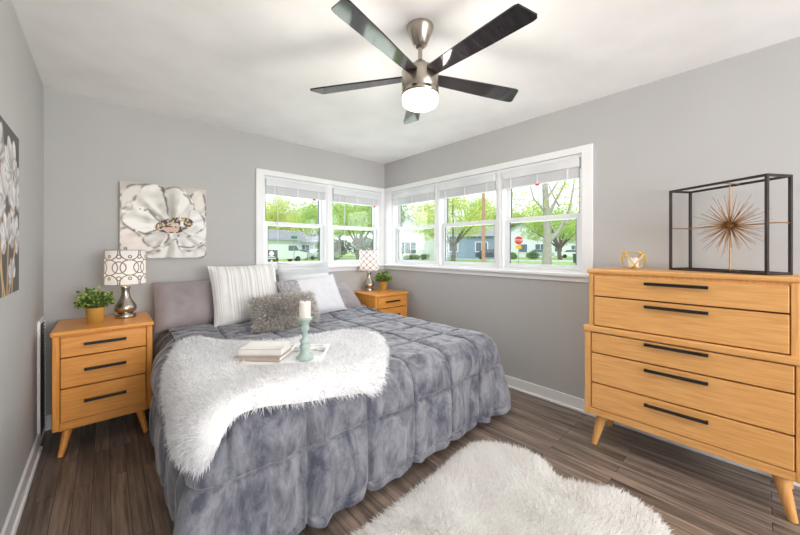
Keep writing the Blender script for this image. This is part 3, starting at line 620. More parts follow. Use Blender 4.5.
def puff(x, y, s_out):
    fx = np.abs(np.sin(PI*(x-QX0)/Q)); fy = np.abs(np.sin(PI*(y-QY0)/Q))
    return np.minimum(fx, fy)
def make_comforter():
    # contour runs head-left -> foot -> head-right around the flat core rectangle
    cont = []
    for y in np.linspace(cyh, cyf, 190): cont.append((cxl, y, -1, 0))
    for a in np.linspace(0, PI/2, 26)[1:-1]: cont.append((cxl, cyf, -math.cos(a), -math.sin(a)))
    for x in np.linspace(cxl, cxr, 320): cont.append((x, cyf, 0, -1))
    for a in np.linspace(0, PI/2, 30)[1:-1]: cont.append((cxr, cyf, math.sin(a), -math.cos(a)))
    for y in np.linspace(cyf, cyh, 220): cont.append((cxr, y, 1, 0))
    C = np.array(cont); n = len(C)
    xc = (cxl+cxr)/2; sx = np.full(n, xc); sy = np.clip(C[:, 1], cyf+(cxr-cxl)/2, cyh)
    t = np.concatenate([np.linspace(0, 1, 130), ]); rows = []
    for k in t: rows.append(np.stack([sx+(C[:, 0]-sx)*k, sy+(C[:, 1]-sy)*k], -1))
    ns_ = 100
    for s in np.linspace(0, DROP, ns_)[1:]: rows.append(C[:, :2]+C[:, 2:]*s)
    U = np.stack(rows, 1)               # (n, rows, 2) unrolled coordinates
    s = np.zeros(U.shape[:2]); s[:, len(t):] = np.linspace(0, DROP, ns_)[1:][None, :]
    # seam pattern: along the contour use x on the foot, continue by arc length round the corner and up the sides
    per = np.concatenate([[0], np.cumsum(np.hypot(np.diff(C[:, 0]+C[:, 2]*.12), np.diff(C[:, 1]+C[:, 3]*.12)))])
    i0 = 190+24; pa = per-per[i0]+cxl
    pf = puff(U[..., 0], U[..., 1], s)
    sideA = np.abs(np.sin(PI*(pa[:, None]-QX0)/Q)); dd = np.abs(np.sin(PI*(s+0.015)/(Q*0.98)))
    pside = np.minimum(np.maximum(sideA, 0), np.where(s > .05, dd, 1))
    w = np.clip(s/0.06, 0, 1); pf = pf*(1-w)+pside*w
    h = np.power(np.clip(pf, 0, 1), .26)
    wr = np.zeros(s.shape); P0, N0 = drape(U[..., 0], U[..., 1])
    for i in range(n):
        for j in range(s.shape[1]):
            p = P0[i, j]; sj = s[i, j]; hang = min(1, max(0, (sj-.08)/.3))
            v = mnoise.noise(Vector((p[0]*5.5, p[1]*5.5, 3.1)))*.007+mnoise.noise(Vector((p[0]*13, p[1]*13, p[2]*5)))*.0055
            hd = max(0, min(1, (p[1]+1.0)/.5)); v += hd*mnoise.noise(Vector((p[0]*9, p[1]*16, 1)))*.014
            if hang > 0: v += hang*(mnoise.noise(Vector((pa[i]*9, sj*1.3, 7)))*.034+mnoise.noise(Vector((pa[i]*19, sj*1.6, 2)))*.010)
            wr[i, j] = v
    side = np.clip(s/.2, 0, 1); ext = h*(.015+.014*side)+wr-.008-.013*np.exp(-(pf*Q/PI/.008)**2)
    hem = np.clip((s-(DROP-.10))/.10, 0, 1); ext = ext-hem**2*.022
    sc = np.clip((s-.25)/.3, 0, 1)*np.power(1-np.abs(np.sin(PI*(pa[:, None]-QX0)/Q)), 2)*.022
    P, N = drape(U[..., 0], U[..., 1], ext); P[..., 2] += sc
    P[..., 2] = np.maximum(P[..., 2], .012)
    cover = grid_mesh('comforter', P, M['velvet'])
    return tag(cover, 'quilted grey velvet comforter draped over the bed to the floor', 'comforter')
make_comforter()

# ================================================================== PILLOWS
def pillow_mesh(w, h, t, seed=0, corner=.06, nu=44, nv=36, wrinkle=.012, sag=0):
    u = np.linspace(-1, 1, nu); v = np.linspace(-1, 1, nv); U, Vv = np.meshgrid(u, v, indexing='ij')
    X = w/2*U*(1-corner*(1-Vv**2)*0+corner*(Vv**2-1)*np.abs(U)**3); Z = h/2*Vv*(1+corner*(U**2-1)*np.abs(Vv)**3)
    th = t/2*np.power(np.clip((1-U**4)*(1-Vv**4), 0, 1), .55)*(1-.25*sag*Vv)
    wr = np.array([[mnoise.noise(Vector((x*7+seed, z*7, seed*1.7)))+.6*mnoise.noise(Vector((x*15, z*15+seed, 4))) for x, z in zip(ra, rb)] for ra, rb in zip(X, Z)])
    edge = np.clip((1-U**4)*(1-Vv**4)*3, 0, 1)
    F = np.stack([X, -th-wr*wrinkle*edge, Z+h/2], -1); B = np.stack([X, th+wr*wrinkle*edge, Z+h/2], -1)
    return F, B, U, Vv
def pillow(name, w, h, t, loc, lean, rz, m, label, roll=0, seed=0, extra=None, **kw):
    """stands on its lower edge at loc, leaning back by lean"""
    F, B, U, Vv = pillow_mesh(w, h, t, seed, **kw)
    P = np.vstack([F, B[::-1]]); e = grid_mesh(name, P, m)
    rot = Matrix.Rotation(rz, 4, 'Z') @ Matrix.Rotation(-lean, 4, 'X') @ Matrix.Rotation(roll, 4, 'Y')
    e.matrix_world = Matrix.Translation(loc) @ rot
    tag(e, label, 'pillow'); return e, F, U, Vv
pillow('pillow', .88, .40, .17, (1.06, -.27, .64), R(20), 0, M['mauve'], 'mauve grey bed pillow left of the striped pillow, leaning on the wall', seed=1, corner=.02)
pillow('pillow', .90, .42, .18, (2.03, -.42, .64), R(52), 0, M['mauve'], 'mauve grey bed pillow at the right, behind the white pillows', seed=5, corner=.02, roll=R(3))
pillow('throw_pillow', .58, .53, .15, (1.28, -.44, .645), R(17), R(2), M['stripe'], 'large square cream pillow with thin upright grey stripes', seed=2, roll=R(-1))
pillow('throw_pillow', .56, .50, .15, (1.86, -.33, .665), R(12), R(-2), M['hstripe'], 'white pillow with soft ridges across, behind the other white pillow', seed=3, roll=R(1))
wp, F, U, Vv = pillow('throw_pillow', .64, .41, .17, (1.87, -.56, .648), R(30), R(3), [M['whitecloth'], M['weave']], 'white pillow with a woven grey left end and fringed right edge', seed=4, roll=R(-4))
for p in wp.data.polygons:
    if wp.data.vertices[p.vertices[0]].co.x < -.15: p.material_index = 1
# fringe along the right edge of that pillow
fp = []; 
for i in range(150): z = .41*i/149; fp.append((.312-.02*(1-abs(2*z/.41-1)), random.uniform(-.006, .006), z))
fp = np.array(fp); blades('fringe', fp, np.tile([1., 0, 0], (len(fp), 1)), .03, .0022, M['fringe'], wp, jitter=.25, droop=.3)
# furry lumbar pillow
fpil, F, U, Vv = pillow('fur_pillow', .50, .23, .14, (1.49, -.71, .648), R(24), R(3), M['greyhide'], 'small shaggy grey fur lumbar pillow in front of the others', seed=6, corner=.03, wrinkle=.004)
Fb = F.reshape(-1, 3); gu = RNG.integers(0, F.shape[0]-1, 6500); gv = RNG.integers(0, F.shape[1]-1, 6500); a = RNG.random((6500, 1)); b = RNG.random((6500, 1))
pts = F[gu, gv]*(1-a)*(1-b)+F[gu+1, gv]*a*(1-b)+F[gu, gv+1]*(1-a)*b+F[gu+1, gv+1]*a*b
e1 = F[gu+1, gv]-F[gu, gv]; e2 = F[gu, gv+1]-F[gu, gv]; nn = np.cross(e1, e2); nn /= np.linalg.norm(nn, axis=1)[:, None]+1e-9; nn *= np.sign(-nn[:, 1:2]+1e-9)
cen = np.stack([pts[:, 0]*1.4, pts[:, 1]*0, (pts[:, 2]-.09)*2.2], -1)
blades('fur', pts, nn*.55+cen*2.2+RNG.normal(0, .1, pts.shape), 0.07, .0048, M['greyfur'], fpil, jitter=.2, droop=.45, kind='stuff')

# ================================================================== WHITE SHAG THROW on the bed
tp = catmull([(.74, -.78), (.84, -.74), (.95, -.98), (1.20, -1.16), (1.45, -1.22), (1.66, -1.26), (1.79, -1.44), (1.80, -1.56), (1.66, -1.82), (1.50, -2.00), (1.38, -2.10), (1.26, -2.08), (1.0, -2.05), (.80, -2.02), (.71, -2.03), (.63, -2.09), (.555, -2.10), (.50, -1.98), (.50, -1.75), (.55, -1.45), (.62, -1.1)], 6)
def inside_samples(poly, n, margin=0.0):
    lo = poly.min(0); hi = poly.max(0); out = []
    while sum(len(o) for o in out) < n:
        c = RNG.uniform(lo, hi, (n, 2)); sd_ = poly_sd(c[:, 0], c[:, 1], poly); out.append(c[sd_ < -margin])
    return np.vstack(out)[:n]
def patch(name, poly, rings, fn, m, parent=None):
    """filled patch inside a closed outline, fn maps unrolled xy + edge distance to 3D"""
    c = poly.mean(0); ks = np.linspace(1, .0, rings, endpoint=False)
    U = np.stack([c+(poly-c)*k for k in ks], 1); U = np.concatenate([U, np.tile(c, (len(poly), 1, 1))], 1)
    P = fn(U[..., 0], U[..., 1], np.concatenate([1-ks, [1]])[None, :]+0*U[..., 0])
    return grid_mesh(name, P, m, parent, closed_u=True)
def wob(x, y, f, s): return vnoise(x*f+20, y*f+20, s)-.5
def throw_ext(x, y, e): return .026+.024*np.minimum(1, e*7)+.022*wob(x, y, 4.5, 3)+.020*wob(x+y*.5, y*2.6, 3.2, 5)
th = patch('throw_blanket', tp, 34, lambda x, y, e: drape(x, y, throw_ext(x, y, e))[0], M['whitehide'])
tag(th, 'shaggy white faux fur throw lying across the foot of the grey bed', 'blanket')
S_ = inside_samples(tp, 46000); sdS = -poly_sd(S_[:, 0], S_[:, 1], tp); P_, N_ = drape(S_[:, 0], S_[:, 1], throw_ext(S_[:, 0], S_[:, 1], np.minimum(1, sdS/.5))-.004)
out = S_-tp.mean(0); out /= np.linalg.norm(out, axis=1)[:, None]+1e-9; near = np.clip(1-sdS/.06, 0, 1)[:, None]
P2_, _ = drape(S_[:, 0]+out[:, 0]*.01, S_[:, 1]+out[:, 1]*.01, throw_ext(S_[:, 0], S_[:, 1], np.minimum(1, sdS/.5))-.004); tg = (P2_-P_)/.01
flw = np.stack([wob(S_[:, 0], S_[:, 1], 4, 31), wob(S_[:, 0], S_[:, 1], 4, 32), 0*sdS], -1)*1.1
blades('fur', P_, N_*.55+tg*near*1.2+flw*(1-near)+np.array([-.05, -.2, 0]), .032, .0021, M['whitefur'], th, jitter=.33, droop=.35, kind='stuff')

# ================================================================== RUG
rp = catmull([(1.10, -2.21), (1.34, -2.21), (1.70, -2.19), (1.94, -2.16), (2.12, -2.16), (2.24, -2.27), (2.30, -2.42), (2.28, -2.55), (2.20, -2.66), (2.26, -2.78), (2.33, -2.90), (2.30, -3.04), (2.18, -3.14), (1.9, -3.18), (1.6, -3.12), (1.3, -3.19), (1.0, -3.2), (.75, -3.05), (.72, -2.85), (.84, -2.7), (.74, -2.55), (.74, -2.35), (.88, -2.22)], 6)
def rug_z(x, y, e): return .010+.016*np.minimum(1, e*6)+.012*np.minimum(1, e*4)*wob(x, y, 5, 9)
rug = patch('rug', rp, 30, lambda x, y, e: np.stack([x, y, rug_z(x, y, e)], -1), M['whitehide'])
tag(rug, 'fluffy white sheepskin rug with a wavy outline on the wood floor', 'rug')
S_ = inside_samples(rp, 80000); sdS = -poly_sd(S_[:, 0], S_[:, 1], rp); c = rp.mean(0)
out = S_-c; out /= np.linalg.norm(out, axis=1)[:, None]+1e-9; near = np.clip(1-sdS/.10, 0, 1)[:, None]
P_ = np.stack([S_[:, 0], S_[:, 1], rug_z(S_[:, 0], S_[:, 1], np.minimum(1, sdS/.5))-.004], -1)
flow = np.stack([wob(S_[:, 0], S_[:, 1], 3, 1), wob(S_[:, 0], S_[:, 1], 3, 2)], -1)*2.0
lean = np.concatenate([out*near*1.1+flow*(1-near)*.9, 0*near], 1); up_ = np.tile([0, 0, .8], (len(P_), 1))
fur = blades('fur', P_, up_+lean, .038, .0022, M['rugfur'], rug, jitter=.2, droop=.25, kind='stuff')
co = np.empty(len(fur.data.vertices)*3, np.float32); fur.data.vertices.foreach_get('co', co); co = co.reshape(-1, 3); co[:, 2] = np.maximum(co[:, 2], .004); fur.data.vertices.foreach_set('co', co.ravel())

# ================================================================== BOOKS, MAGAZINE, CANDLE on the throw
def book(name, c, ang, w, d, h, cov, label):
    e = empty(name, c, ang, label, 'book')
    MB().span((-w/2, -d/2, 0), (w/2, d/2, .003), .001).span((-w/2, -d/2, h-.003), (w/2, d/2, h), .001).span((-w/2, -d/2, 0), (w/2, -d/2+.004, h), .001).build('cover', cov, e)
    MB().span((-w/2+.004, -d/2+.004, .003), (w/2-.004, d/2-.005, h-.003)).build('page_block', M['pages'], e); return e
zb = .684
book('book', (.99, -1.585, zb+.0105), R(-46), .24, .165, .022, M['taupe'], 'taupe covered book lying under the cream book')
book('book', (1.003, -1.563, zb+.0325), R(-42), .228, .155, .034, M['bookcover'], 'thick cream book lying on top of the taupe book')
mg = empty('magazine', (1.116, -1.608, zb), R(-38), 'open black and white photo magazine under the books and the candlestick', 'magazine')
nu, nv = 60, 50; u = np.linspace(0, 1, nu); v = np.linspace(0, 1, nv); UU, VV = np.meshgrid(u, v, indexing='ij')
nz = vnoise(UU*7, VV*5, 21)*.6+vnoise(UU*17, VV*15, 22)*.4; g = np.where(VV > .32, .18+.75*np.clip((nz-.25)*1.7, 0, 1), .9)
edge = (UU < .03) | (UU > .97) | (VV > .97) | (np.abs(UU-.5) < .012); g = np.where(edge, .9, g)
col = np.stack([g, g, g*.99, np.ones_like(g)], -1)
MB().span((-.21, -.17, 0), (.21, .17, .009), .001).build('page_block', M['pages'], mg)
grid_mesh('printed_page', np.stack([(UU-.5)*.416, (VV-.5)*.336, .0096+0*UU], -1), M['paint'], mg, col=col)
ch = empty('candlestick', (1.135, -1.77, zb+.0102), 0, 'sage green turned candlestick standing on the magazine', 'candlestick')
MB().lathe([(.044, 0), (.046, .006), (.044, .014), (.032, .024), (.026, .036), (.023, .05), (.027, .058), (.029, .068), (.026, .078), (.02, .084), (.024, .09), (.026, .098), (.022, .105), (.014, .112), (.012, .125), (.015, .14), (.014, .148), (.022, .155), (.025, .165), (.022, .175), (.019, .183), (.022, .195), (.028, .205), (.037, .212), (.04, .218), (.038, .223), (.0, .223)], n=40).build('turned_stem', M['mint'], ch)
pc = empty('candle', (1.135, -1.77, zb+.0102+.2235), 0, 'ivory pillar candle standing on the sage green candlestick', 'candle')
MB().lathe([(.0295, 0), (.030, .002), (.030, .082), (.028, .085), (.018, .082), (0, .081)], n=36).build('wax', M['wax'], pc); MB().tube([(0, 0, .078), (.001, 0, .095)], .0014, 6).build('wick', M['wick'], pc)

# ================================================================== TABLE LAMPS
def lamp_pattern(kind, nu, nv, rad, h):
    U, Vv = np.meshgrid(np.linspace(0, 2*PI, nu), np.linspace(0, 1, nv), indexing='ij'); s = U*rad; z = Vv*h
    if kind == 0:
        p = 2*PI*rad/6; d = np.full(U.shape, 9.); zc = h/2
        for ox, oz, r in ((0, 0, .056), (.5, 0, .041), (.5, .078, .013), (.5, -.078, .013), (0, .112, .058), (0, -.112, .058), (0, .078, .009), (0, -.078, .009)):
            xx = ((s/p-ox+.5) % 1-.5)*p; d = np.minimum(d, np.abs(np.hypot(xx, z-zc-oz)-r))
        line = d < .0036; c1 = np.array([.86, .86, .87]); c2 = np.array([.17, .17, .18])
    else:
        p = 2*PI*rad/9; q_ = h/3.4; d = np.full(U.shape, 9.)
        for off in (0, 1):
            w_ = p*(.25+.22*np.cos(2*PI*(z/q_+off*.5))); xx = np.abs((s+off*p/2+p/2) % p-p/2); d = np.minimum(d, np.abs(xx-w_))
        dd = np.minimum(np.hypot((s+p/2) % p-p/2, (z+q_*.0) % q_-q_/2), np.hypot(s % p-p/2, (z+q_/2) % q_-q_/2))
        line = (d < .0042) | (dd < .006); c1 = np.array([.84, .82, .82]); c2 = np.array([.20, .14, .14])
    c = np.where(line[..., None], c2, c1); return np.concatenate([c, np.ones(U.shape+(1,))], -1), U, Vv
def table_lamp(loc, kind, label, scale=1.0):
    e = empty('table_lamp', loc, R(40), label, 'lamp', 'bedside lamps')
    MB().lathe([(.060, 0), (.062, .003), (.062, .022), (.059, .026), (.040, .030), (.046, .036), (.062, .052), (.067, .070), (.062, .092), (.047, .118), (.034, .142), (.0265, .168), (.024, .196), (.026, .216), (.030, .227), (.027, .231), (.012, .235)], n=48).build('base', M['nickel'], e)
    MB().tube([(0, 0, .22), (0, 0, .51)], .006, 10).build('stem', M['nickel'], e)
    MB().lathe([(.004, .502), (.010, .507), (.011, .514), (.009, .521), (.004, .526), (0, .527)], n=20).build('finial', M['nickel'], e)
    rad, h, z0 = .121, .255, .248
    col, U, Vv = lamp_pattern(kind, 460, 110, rad, h)
    rr = rad*(1-.02*Vv); P = np.stack([rr*np.cos(U), rr*np.sin(U), z0+h*Vv], -1)
    sh = grid_mesh('shade', P, M['shade'], e, col=col)
    rim = MB()
    for zz in (z0+.002, z0+h-.002): rim.tube([((rad-.001)*math.cos(t), (rad-.001)*math.sin(t), zz) for t in np.linspace(0, 2*PI, 48, endpoint=False)], .0022, 6, closed=True)
    for t in (0, 2*PI/3, 4*PI/3): rim.tube([(0, 0, z0+h-.004), ((rad-.003)*math.cos(t), (rad-.003)*math.sin(t), z0+h-.004)], .0016, 6)
    rim.build('shade_ring', M['nickel'], e)
    bl = MB().lathe([(.012, .285), (.014, .305), (.026, .335), (.030, .355), (.026, .375), (.012, .387), (0, .389)], n=20).build('bulb', emit('warm_bulb', (1, .82, .62, 1), 5), e)
    L = lamp('bulb_light', 'POINT', (loc[0], loc[1], loc[2]+.36), 3.6, (1, .74, .48), shadow_soft_size=.033)
    return e
table_lamp((.452, -.235, .778), 0, 'nickel table lamp with a grey trellis patterned white shade on the left nightstand')
table_lamp((2.765, -.155, .778), 1, 'nickel table lamp with a brown lattice patterned shade on the corner nightstand')

# ================================================================== POTTED PLANTS
def potted_plant(loc, label, s=1.0):
    e = empty('potted_plant', loc, 0, label, 'plant', 'small potted plants')
    MB().lathe([(.041, 0), (.043, .002), (.053, .106), (.054, .108), (.051, .108), (.048, .094), (0, .092)], n=36).build('pot', M['gold'], e)
    MB().lathe([(.048, .088), (.03, .095), (0, .097)], n=24).build('soil', M['soil'], e)
    st = MB(); lf = MB(); cc = Vector((0, 0, .158))
    for i in range(60):
        a = i*2.39996; zz = 1-1.45*(i+.5)/60; rr = math.sqrt(max(0, 1-zz*zz)); d = Vector((math.cos(a)*rr*.088, math.sin(a)*rr*.088, zz*.066))
        b0 = Vector((d.x*.25, d.y*.25, .092)); tip = cc+d*random.uniform(.85, 1.1); mid = (b0+tip)/2+Vector((d.x*.2, d.y*.2, .01)); st.tube([b0, mid, tip], .0011, 5)
        for k in range(9):
            t = .45+.07*k; c_ = b0.lerp(mid, min(1, t*2)) if t < .5 else mid.lerp(tip, t*2-1)
            c_ = c_+Vector((random.gauss(0, .009), random.gauss(0, .009), random.gauss(0, .007)))
            ax = Vector((random.gauss(0, 1), random.gauss(0, 1), random.gauss(.4, .6)))+d.normalized()*1.3; ax.normalize(); sdv = ax.cross(Vector((random.gauss(0, 1), random.gauss(0, 1), 1))).normalized(); nn_ = ax.cross(sdv)
            l_ = random.uniform(.016, .024); w_ = l_*.45
            lf.add([c_, c_+ax*l_*.35+sdv*w_, c_+ax*l_*.8+sdv*w_*.7, c_+ax*l_+nn_*.002, c_+ax*l_*.8-sdv*w_*.7, c_+ax*l_*.35-sdv*w_, c_+ax*l_*.5+nn_*.003], [(0, 1, 6), (1, 2, 6), (2, 3, 6), (3, 4, 6), (4, 5, 6), (5, 0, 6)], True, 1 if (random.random() < .42 and k > 3) else 0)
    st.build('stems', M['leaf1'], e); lf.build('leaves', [M['leaf1'], M['leaf2']], e)
    return e
p1 = potted_plant((.290, -.335, .778), 'bushy green plant in a gold pot on the left nightstand')
p2 = copy_tree(p1); p2.location = (2.93, -.235, .778); p2.rotation_euler = (0, 0, 1.9); tag(p2, 'small green plant in a gold pot on the corner nightstand')

# ================================================================== PAINTINGS
def canvas(name, origin, uax, w, h, d, nax, colf, nu, nv, label):
    e = empty(name, origin, 0, label, 'painting'); u = Vector(uax); n_ = Vector(nax)
    A = Vector((0, 0, 0)); B = u*w+Vector((0, 0, h))+n_*d
    MB().span(tuple(A), tuple(B), .002).build('canvas', M['canvas'], e)
    U, Vv = np.meshgrid(np.linspace(0, 1, nu), np.linspace(0, 1, nv), indexing='ij')
    c = colf(U, Vv); P = np.stack([u[i]*w*U+n_[i]*(d+.0008)+(h*Vv if i == 2 else 0) for i in range(3)], -1)
    grid_mesh('painted_face', P, M['paint'], e, col=np.concatenate([c, np.ones(U.shape+(1,))], -1)); return e
def lin(c): return np.array(srgb(*c)[:3])
def paint_petal(c, x, y, poly, lo, hi, base_pt, edge=.014, dark=(92, 86, 84), seed=0, streak=1):
    pl = catmull(poly, 6); sd_ = poly_sd(x, y, pl); ins = sd_ < 0
    dx, dy = x-base_pt[0], y-base_pt[1]; r = np.hypot(dx, dy); an = np.arctan2(dy, dx)
    st = vnoise(an*7+40, r*3+10, seed)*.7+vnoise(x*14+3, y*14+5, seed+9)*.3; t = np.clip(.42+r*1.1+(st-.5)*1.5*streak, 0, 1)[..., None]; lo = tuple(q_*.8 for q_ in lo)
    f = lin(lo)*(1-t)+lin(hi)*t; c = np.where(ins[..., None], f, c)
    n_ = vnoise(x*22, y*22, seed+50); e = np.exp(-(sd_/edge)**2)*np.clip((n_-.32)*2.4, 0, 1)
    return c*(1-.85*e[..., None])+lin(dark)*.85*e[..., None]
def flower(U, Vv):
    x = U; y = 1-Vv       # units of canvas height, y down
    K = lambda pts: [((a-55)/517, (b-40-(a-55)*.091)/(446-(a-55)*.09)*1.0) for a, b in pts]
    c = np.zeros(U.shape+(3,))+lin((204, 194, 186)); n_ = vnoise(x*9, y*9, 2)[..., None]; c = c*(.9+.2*n_)
    fl_ = poly_sd(x, y, catmull(K([(66, 200), (58, 110), (110, 62), (200, 54), (300, 70), (390, 66), (470, 120), (530, 92), (566, 150), (570, 300), (572, 420), (520, 488), (300, 490), (190, 478), (62, 446), (56, 320)]), 6)) < 0
    gz = np.clip(vnoise(x*8+y*5, y*16-x*6, 61)*.65+vnoise(x*20, y*26, 62)*.5, 0, 1)[..., None]; c = np.where(fl_[..., None], lin((128, 118, 114))*(1-gz)+lin((246, 242, 236))*gz, c)
    bp = K([(356, 300)])[0]; kc = K([(366, 292)])[0]; kd = K([(345, 320)])[0]
    hi, lo = (240, 237, 232), (206, 200, 190)
    for i, (pts, l_, h_) in enumerate([
        ([(66, 200), (58, 120), (110, 66), (178, 66), (176, 112), (112, 150)], (150, 142, 132), (226, 222, 214)),
        ([(520, 90), (556, 130), (568, 240), (530, 250), (486, 200), (468, 130)], (188, 178, 168), (232, 226, 218)),
        ([(126, 190), (150, 110), (200, 58), (282, 66), (304, 130), (330, 215), (335, 268), (262, 256), (200, 205)], lo, hi),
        ([(306, 90), (380, 72), (444, 116), (486, 172), (466, 250), (384, 268), (334, 256), (314, 150)], lo, hi),
        ([(62, 320), (130, 326), (196, 396), (266, 428), (200, 452), (120, 450), (62, 440)], (222, 206, 196), (236, 226, 220)),
        ([(62, 262), (110, 202), (172, 188), (242, 228), (280, 292), (242, 338), (170, 342), (108, 312)], (210, 204, 192), (244, 242, 238)),
        ([(200, 478), (300, 430), (376, 376), (410, 440), (500, 436), (566, 420), (540, 486), (300, 488)], (206, 200, 194), (234, 231, 228)),
        ([(384, 404), (396, 352), (480, 344), (566, 290), (570, 386), (500, 436), (420, 444)], (222, 218, 214), (240, 238, 236)),
        ([(470, 212), (520, 218), (558, 268), (552, 312), (480, 356), (388, 356), (446, 300)], (224, 220, 214), (243, 241, 239)),
        ([(182, 372), (290, 328), (330, 358), (300, 402), (232, 424)], (226, 216, 208), (243, 240, 236))]):
        c = paint_petal(c, x, y, K(pts), l_, h_, bp, seed=i*3+1)
    X_, Y_ = x-kc[0], y-kc[1]; Xr = X_*.97-Y_*.22; Yr = X_*.22+Y_*.97; d = np.hypot(Xr/.20, Yr/.085)
    sp_ = vnoise(x*46, y*46, 77); ring = (d < 1.15) & (d > .25) & (sp_ > .38); c = np.where(ring[..., None], lin((74, 62, 66)), c)
    sp2 = vnoise(x*60, y*60, 78); c = np.where(((d < 1.2) & (sp2 > .68))[..., None], lin((206, 176, 120)), c)
    d2 = np.hypot((x-kd[0])/.095, (y-kd[1])/.035); c = np.where((d2 < 1)[..., None], lin((214, 180, 162)), c)
    c = np.where(((d2 > 1) & (d2 < 1.5) & (y > kd[1]) & (sp_ > .35))[..., None], lin((66, 56, 58)), c)
    for pts in ([(285, 85), (305, 130), (325, 205)], [(420, 110), (455, 135), (470, 170)], [(165, 200), (215, 215), (262, 262)], [(300, 100), (296, 80), (270, 66)], [(396, 420), (470, 428), (548, 396)], [(130, 322), (190, 344), (262, 320)]):
        q_ = np.array(K(pts)); sdl = poly_sd(x, y, np.vstack([q_, q_[::-1]])); e = np.exp(-(sdl/.010)**2)[..., None]*(vnoise(x*30, y*30, 9)[..., None] > .3); c = c*(1-.9*e)+lin((78, 70, 72))*.9*e
    return np.clip(c, 0, 1)
canvas('flower_painting', (.424, -.004, 1.212), (1, 0, 0), .597, .612, .032, (0, -1, 0), flower, 190, 170, 'canvas of one large white flower above the left nightstand') 
def bouquet(U, Vv):   # U = 0 at the edge nearest the back wall
    x = U; y = Vv; c = np.zeros(U.shape+(3,))+lin((84, 80, 78)); c = c*(.9+.2*vnoise(x*6, y*6, 4)[..., None])
    for (a, b) in (((.30, .0), (.10, .3)), ((.22, .0), (.06, .42)), ((.35, .0), (.25, .5)), ((.45, 0), (.5, .5)), ((.4, 0), (.7, .55))):
        q_ = np.array([a, ((a[0]+b[0])/2+.02, (a[1]+b[1])/2), b]); sdl = poly_sd(x, y, np.vstack([q_, q_[::-1]])); e = np.exp(-(sdl/.014)**2)[..., None]; c = c*(1-e)+lin((206, 172, 124))*e
    k = 0
    for (fx, fy, r) in ((.02, .30, .09), (.20, .12, .10), (.12, .36, .13), (.34, .60, .22), (.10, .56, .15), (.22, .78, .17), (.06, .72, .09), (.34, .34, .15), (.55, .8, .17), (.60, .5, .2), (.8, .62, .18), (.7, .3, .13), (.9, .4, .12)):
        for i in range(5):
            a = i*PI/5-.1+(0 if i < 3 else .15); L1 = r*(1.25 if i in (1, 2, 3) else .95)
            p = np.array([(fx+math.cos(a+t)*L1*s_, fy-.3*r+math.sin(a+t)*L1*s_) for t, s_ in ((-.45, .25), (-.5, .7), (-.12, 1.05), (.15, 1.02), (.5, .7), (.45, .25))]); k += 1
            c = paint_petal(c, x, y, p.tolist(), (170, 164, 164), (234, 231, 232), (fx, fy-.3*r), edge=.010, dark=(176, 150, 122) if k % 3 == 0 else (142, 138, 138), seed=k)
    return np.clip(c, 0, 1)
canvas('bouquet_painting', (LX+.003, -1.10, 1.095), (0, -1, 0), .72, .70, .022, (1, 0, 0), bouquet, 170, 170, 'dark canvas of white flowers with gold stems on the left wall')

# ================================================================== WALL VENT
wv = empty('wall_vent', (LX, -.165, .02), 0, 'tall white framed return air grille low on the left wall by the corner', 'vent')
MB().span((0, -.14, 0), (.014, -.115, .80), .003).span((0, .115, 0), (.014, .14, .80), .003).span((0, -.116, .775), (.0135, .116, .80), .003).span((0, -.116, 0), (.0135, .116, .025), .003).build('frame', M['white'], wv)
g = MB().span((0, -.117, .024), (.004, .117, .776))
for i in range(34): g.box((.0075, 0, .04+i*.0216), (.009, .228, .004))
g.build('grille', M['ventdark'], wv)

# ================================================================== ORNAMENTS on the dresser
zt = 1.1565
fr = empty('starburst_sculpture', (2.983, -3.030, zt), -2.123, 'gold starburst inside an open black metal box frame on the dresser', 'sculpture')
L_, D_, H_, r_ = .4717, .15, .497, .0062
mb = MB()
for a in (0, L_):
    for b in (0, D_): mb.span((a-r_, b-r_, 0), (a+r_, b+r_, H_), .001)
for z in (r_, H_-r_):
    for b in (0, D_): mb.span((0, b-r_, z-r_), (L_, b+r_, z+r_), .001)
    for a in (0, L_): mb.span((a-r_, 0, z-r_), (a+r_, D_, z+r_), .001)
mb.build('box_frame', M['frameblack'], fr)
c0 = Vector((L_*.565, D_/2, H_*.52))
MB().tube([(c0.x, c0.y, r_), (c0.x, c0.y, H_-r_)], .0028, 8).tube([(0, c0.y, c0.z), (L_, c0.y, c0.z)], .0022, 8).tube([(0, 0, c0.z), (0, D_, c0.z)], .003, 6).tube([(L_, 0, c0.z), (L_, D_, c0.z)], .003, 6).tube([(c0.x, 0, r_), (c0.x, D_, r_)], .003, 6).tube([(c0.x, 0, H_-r_), (c0.x, D_, H_-r_)], .003, 6).build('support_rod', M['agold'], fr)
hub = MB().lathe([(.0, -.02), (.011, -.0165), (.018, -.008), (.02, 0), (.018, .008), (.011, .0165), (0, .02)], c=tuple(c0), n=20).build('hub', M['agold'], fr)
sp_ = MB(); n_ = 150
for i in range(n_):
    z = 1-2*(i+.5)/n_; a = i*2.39996; d = Vector((math.sqrt(1-z*z)*math.cos(a), math.sqrt(1-z*z)*math.sin(a), z)); L = random.uniform(.13, .19)
    if abs(d.y)*L > D_/2-.004: L = (D_/2-.004)/abs(d.y)
    sp_.tube([c0+d*.014, c0+d*L], [.0016, .0009], 6)
tag(sp_.build('needles', M['agold'], fr), kind='stuff')
go = empty('votive_holder', (2.93, -2.845, zt), R(20), 'gold looped wire candle holder on the left end of the dresser', 'candle holder')
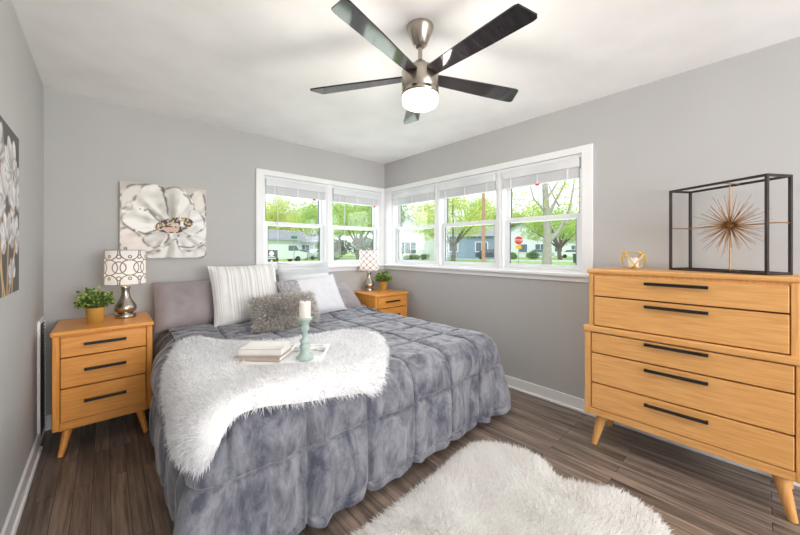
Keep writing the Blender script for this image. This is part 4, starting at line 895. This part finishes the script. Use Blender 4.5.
for k in range(4):
    mb = MB(); pts = []
    for t in np.linspace(0, 2*PI, 44, endpoint=False):
        p = Vector((.064*math.cos(t), .066*math.sin(t), 0)); p = Matrix.Rotation(R(56), 3, 'X') @ p; p.y += .022; p = Matrix.Rotation(k*PI/2, 3, 'Z') @ p; pts.append((p.x, p.y, p.z+.0585))
    mb.tube(pts, .0038, 8, closed=True); mb.build('wire_loop', M['gold'], go)
MB().lathe([(.024, .0), (.026, .003), (.026, .007), (0, .008)], n=28).build('base_plate', M['gold'], go)
vc = empty('candle', (2.93, -2.845, zt+.0082), 0, 'short white candle inside the gold wire holder', 'candle')
MB().lathe([(.0285, 0), (.029, .002), (.029, .063), (.027, .065), (0, .064)], n=28).build('wax', M['wax'], vc); MB().tube([(0, 0, .063), (0, .001, .073)], .0012, 6).build('wick', M['wick'], vc)

# ================================================================== CEILING FAN
FX, FY = 1.557, -2.222
cf = empty('ceiling_fan', (FX, FY, 0), 0, 'five blade ceiling fan with glossy black blades and a lit drum lamp', 'ceiling fan')
MB().lathe([(.070, H), (.070, H-.008), (.066, H-.02), (.036, H-.092), (.028, H-.100), (.022, H-.102)], n=40).build('canopy', M['nickel'], cf)
MB().tube([(0, 0, H-.1), (0, 0, 2.235)], .0115, 14).lathe([(.013, 2.268), (.028, 2.258), (.030, 2.226), (.034, 2.212)], n=28).build('downrod', M['nickel'], cf)
MB().lathe([(.034, 2.214), (.09, 2.211), (.096, 2.205), (.096, 2.115), (.092, 2.108), (.092, 2.104), (.096, 2.100), (.096, 2.082), (.088, 2.078)], n=56, capb=False).build('motor_housing', M['nickel'], cf)
MB().lathe([(.0, 2.022), (.05, 2.024), (.078, 2.030), (.09, 2.040), (.0925, 2.052), (.0925, 2.082), (.086, 2.083)], n=56, capt=True).build('lamp_drum', emit('lit_opal_glass', (1, .90, .74, 1), 3.2), cf)
lamp('fan_light', 'POINT', (FX, FY, 1.985), 23, (1, .93, .84), shadow_soft_size=.12)
bz = 2.182
for k in range(5):
    a = R(194.8)+k*2*PI/5
    ol = [(.085, -.036), (.16, -.040), (.40, -.050), (.575, -.055), (.592, -.050), (.620, .036), (.614, .048), (.595, .052), (.40, .048), (.16, .038), (.085, .034)]
    m_ = Matrix.Rotation(a, 4, 'Z') @ Matrix.Rotation(R(-11), 4, 'X'); mb = MB(); mb.prism(ol, 2, -.004, .004)
    mb.v = [tuple(m_ @ Vector(p)+Vector((0, 0, bz))) for p in mb.v]; bo = mb.build('blade', M['blade'], cf)
    mb = MB().span((.07, -.02, .003), (.17, .02, .010), .002); mb.v = [tuple(m_ @ Vector(p)+Vector((0, 0, bz))) for p in mb.v]; mb.build('blade_arm', M['nickel'], bo)
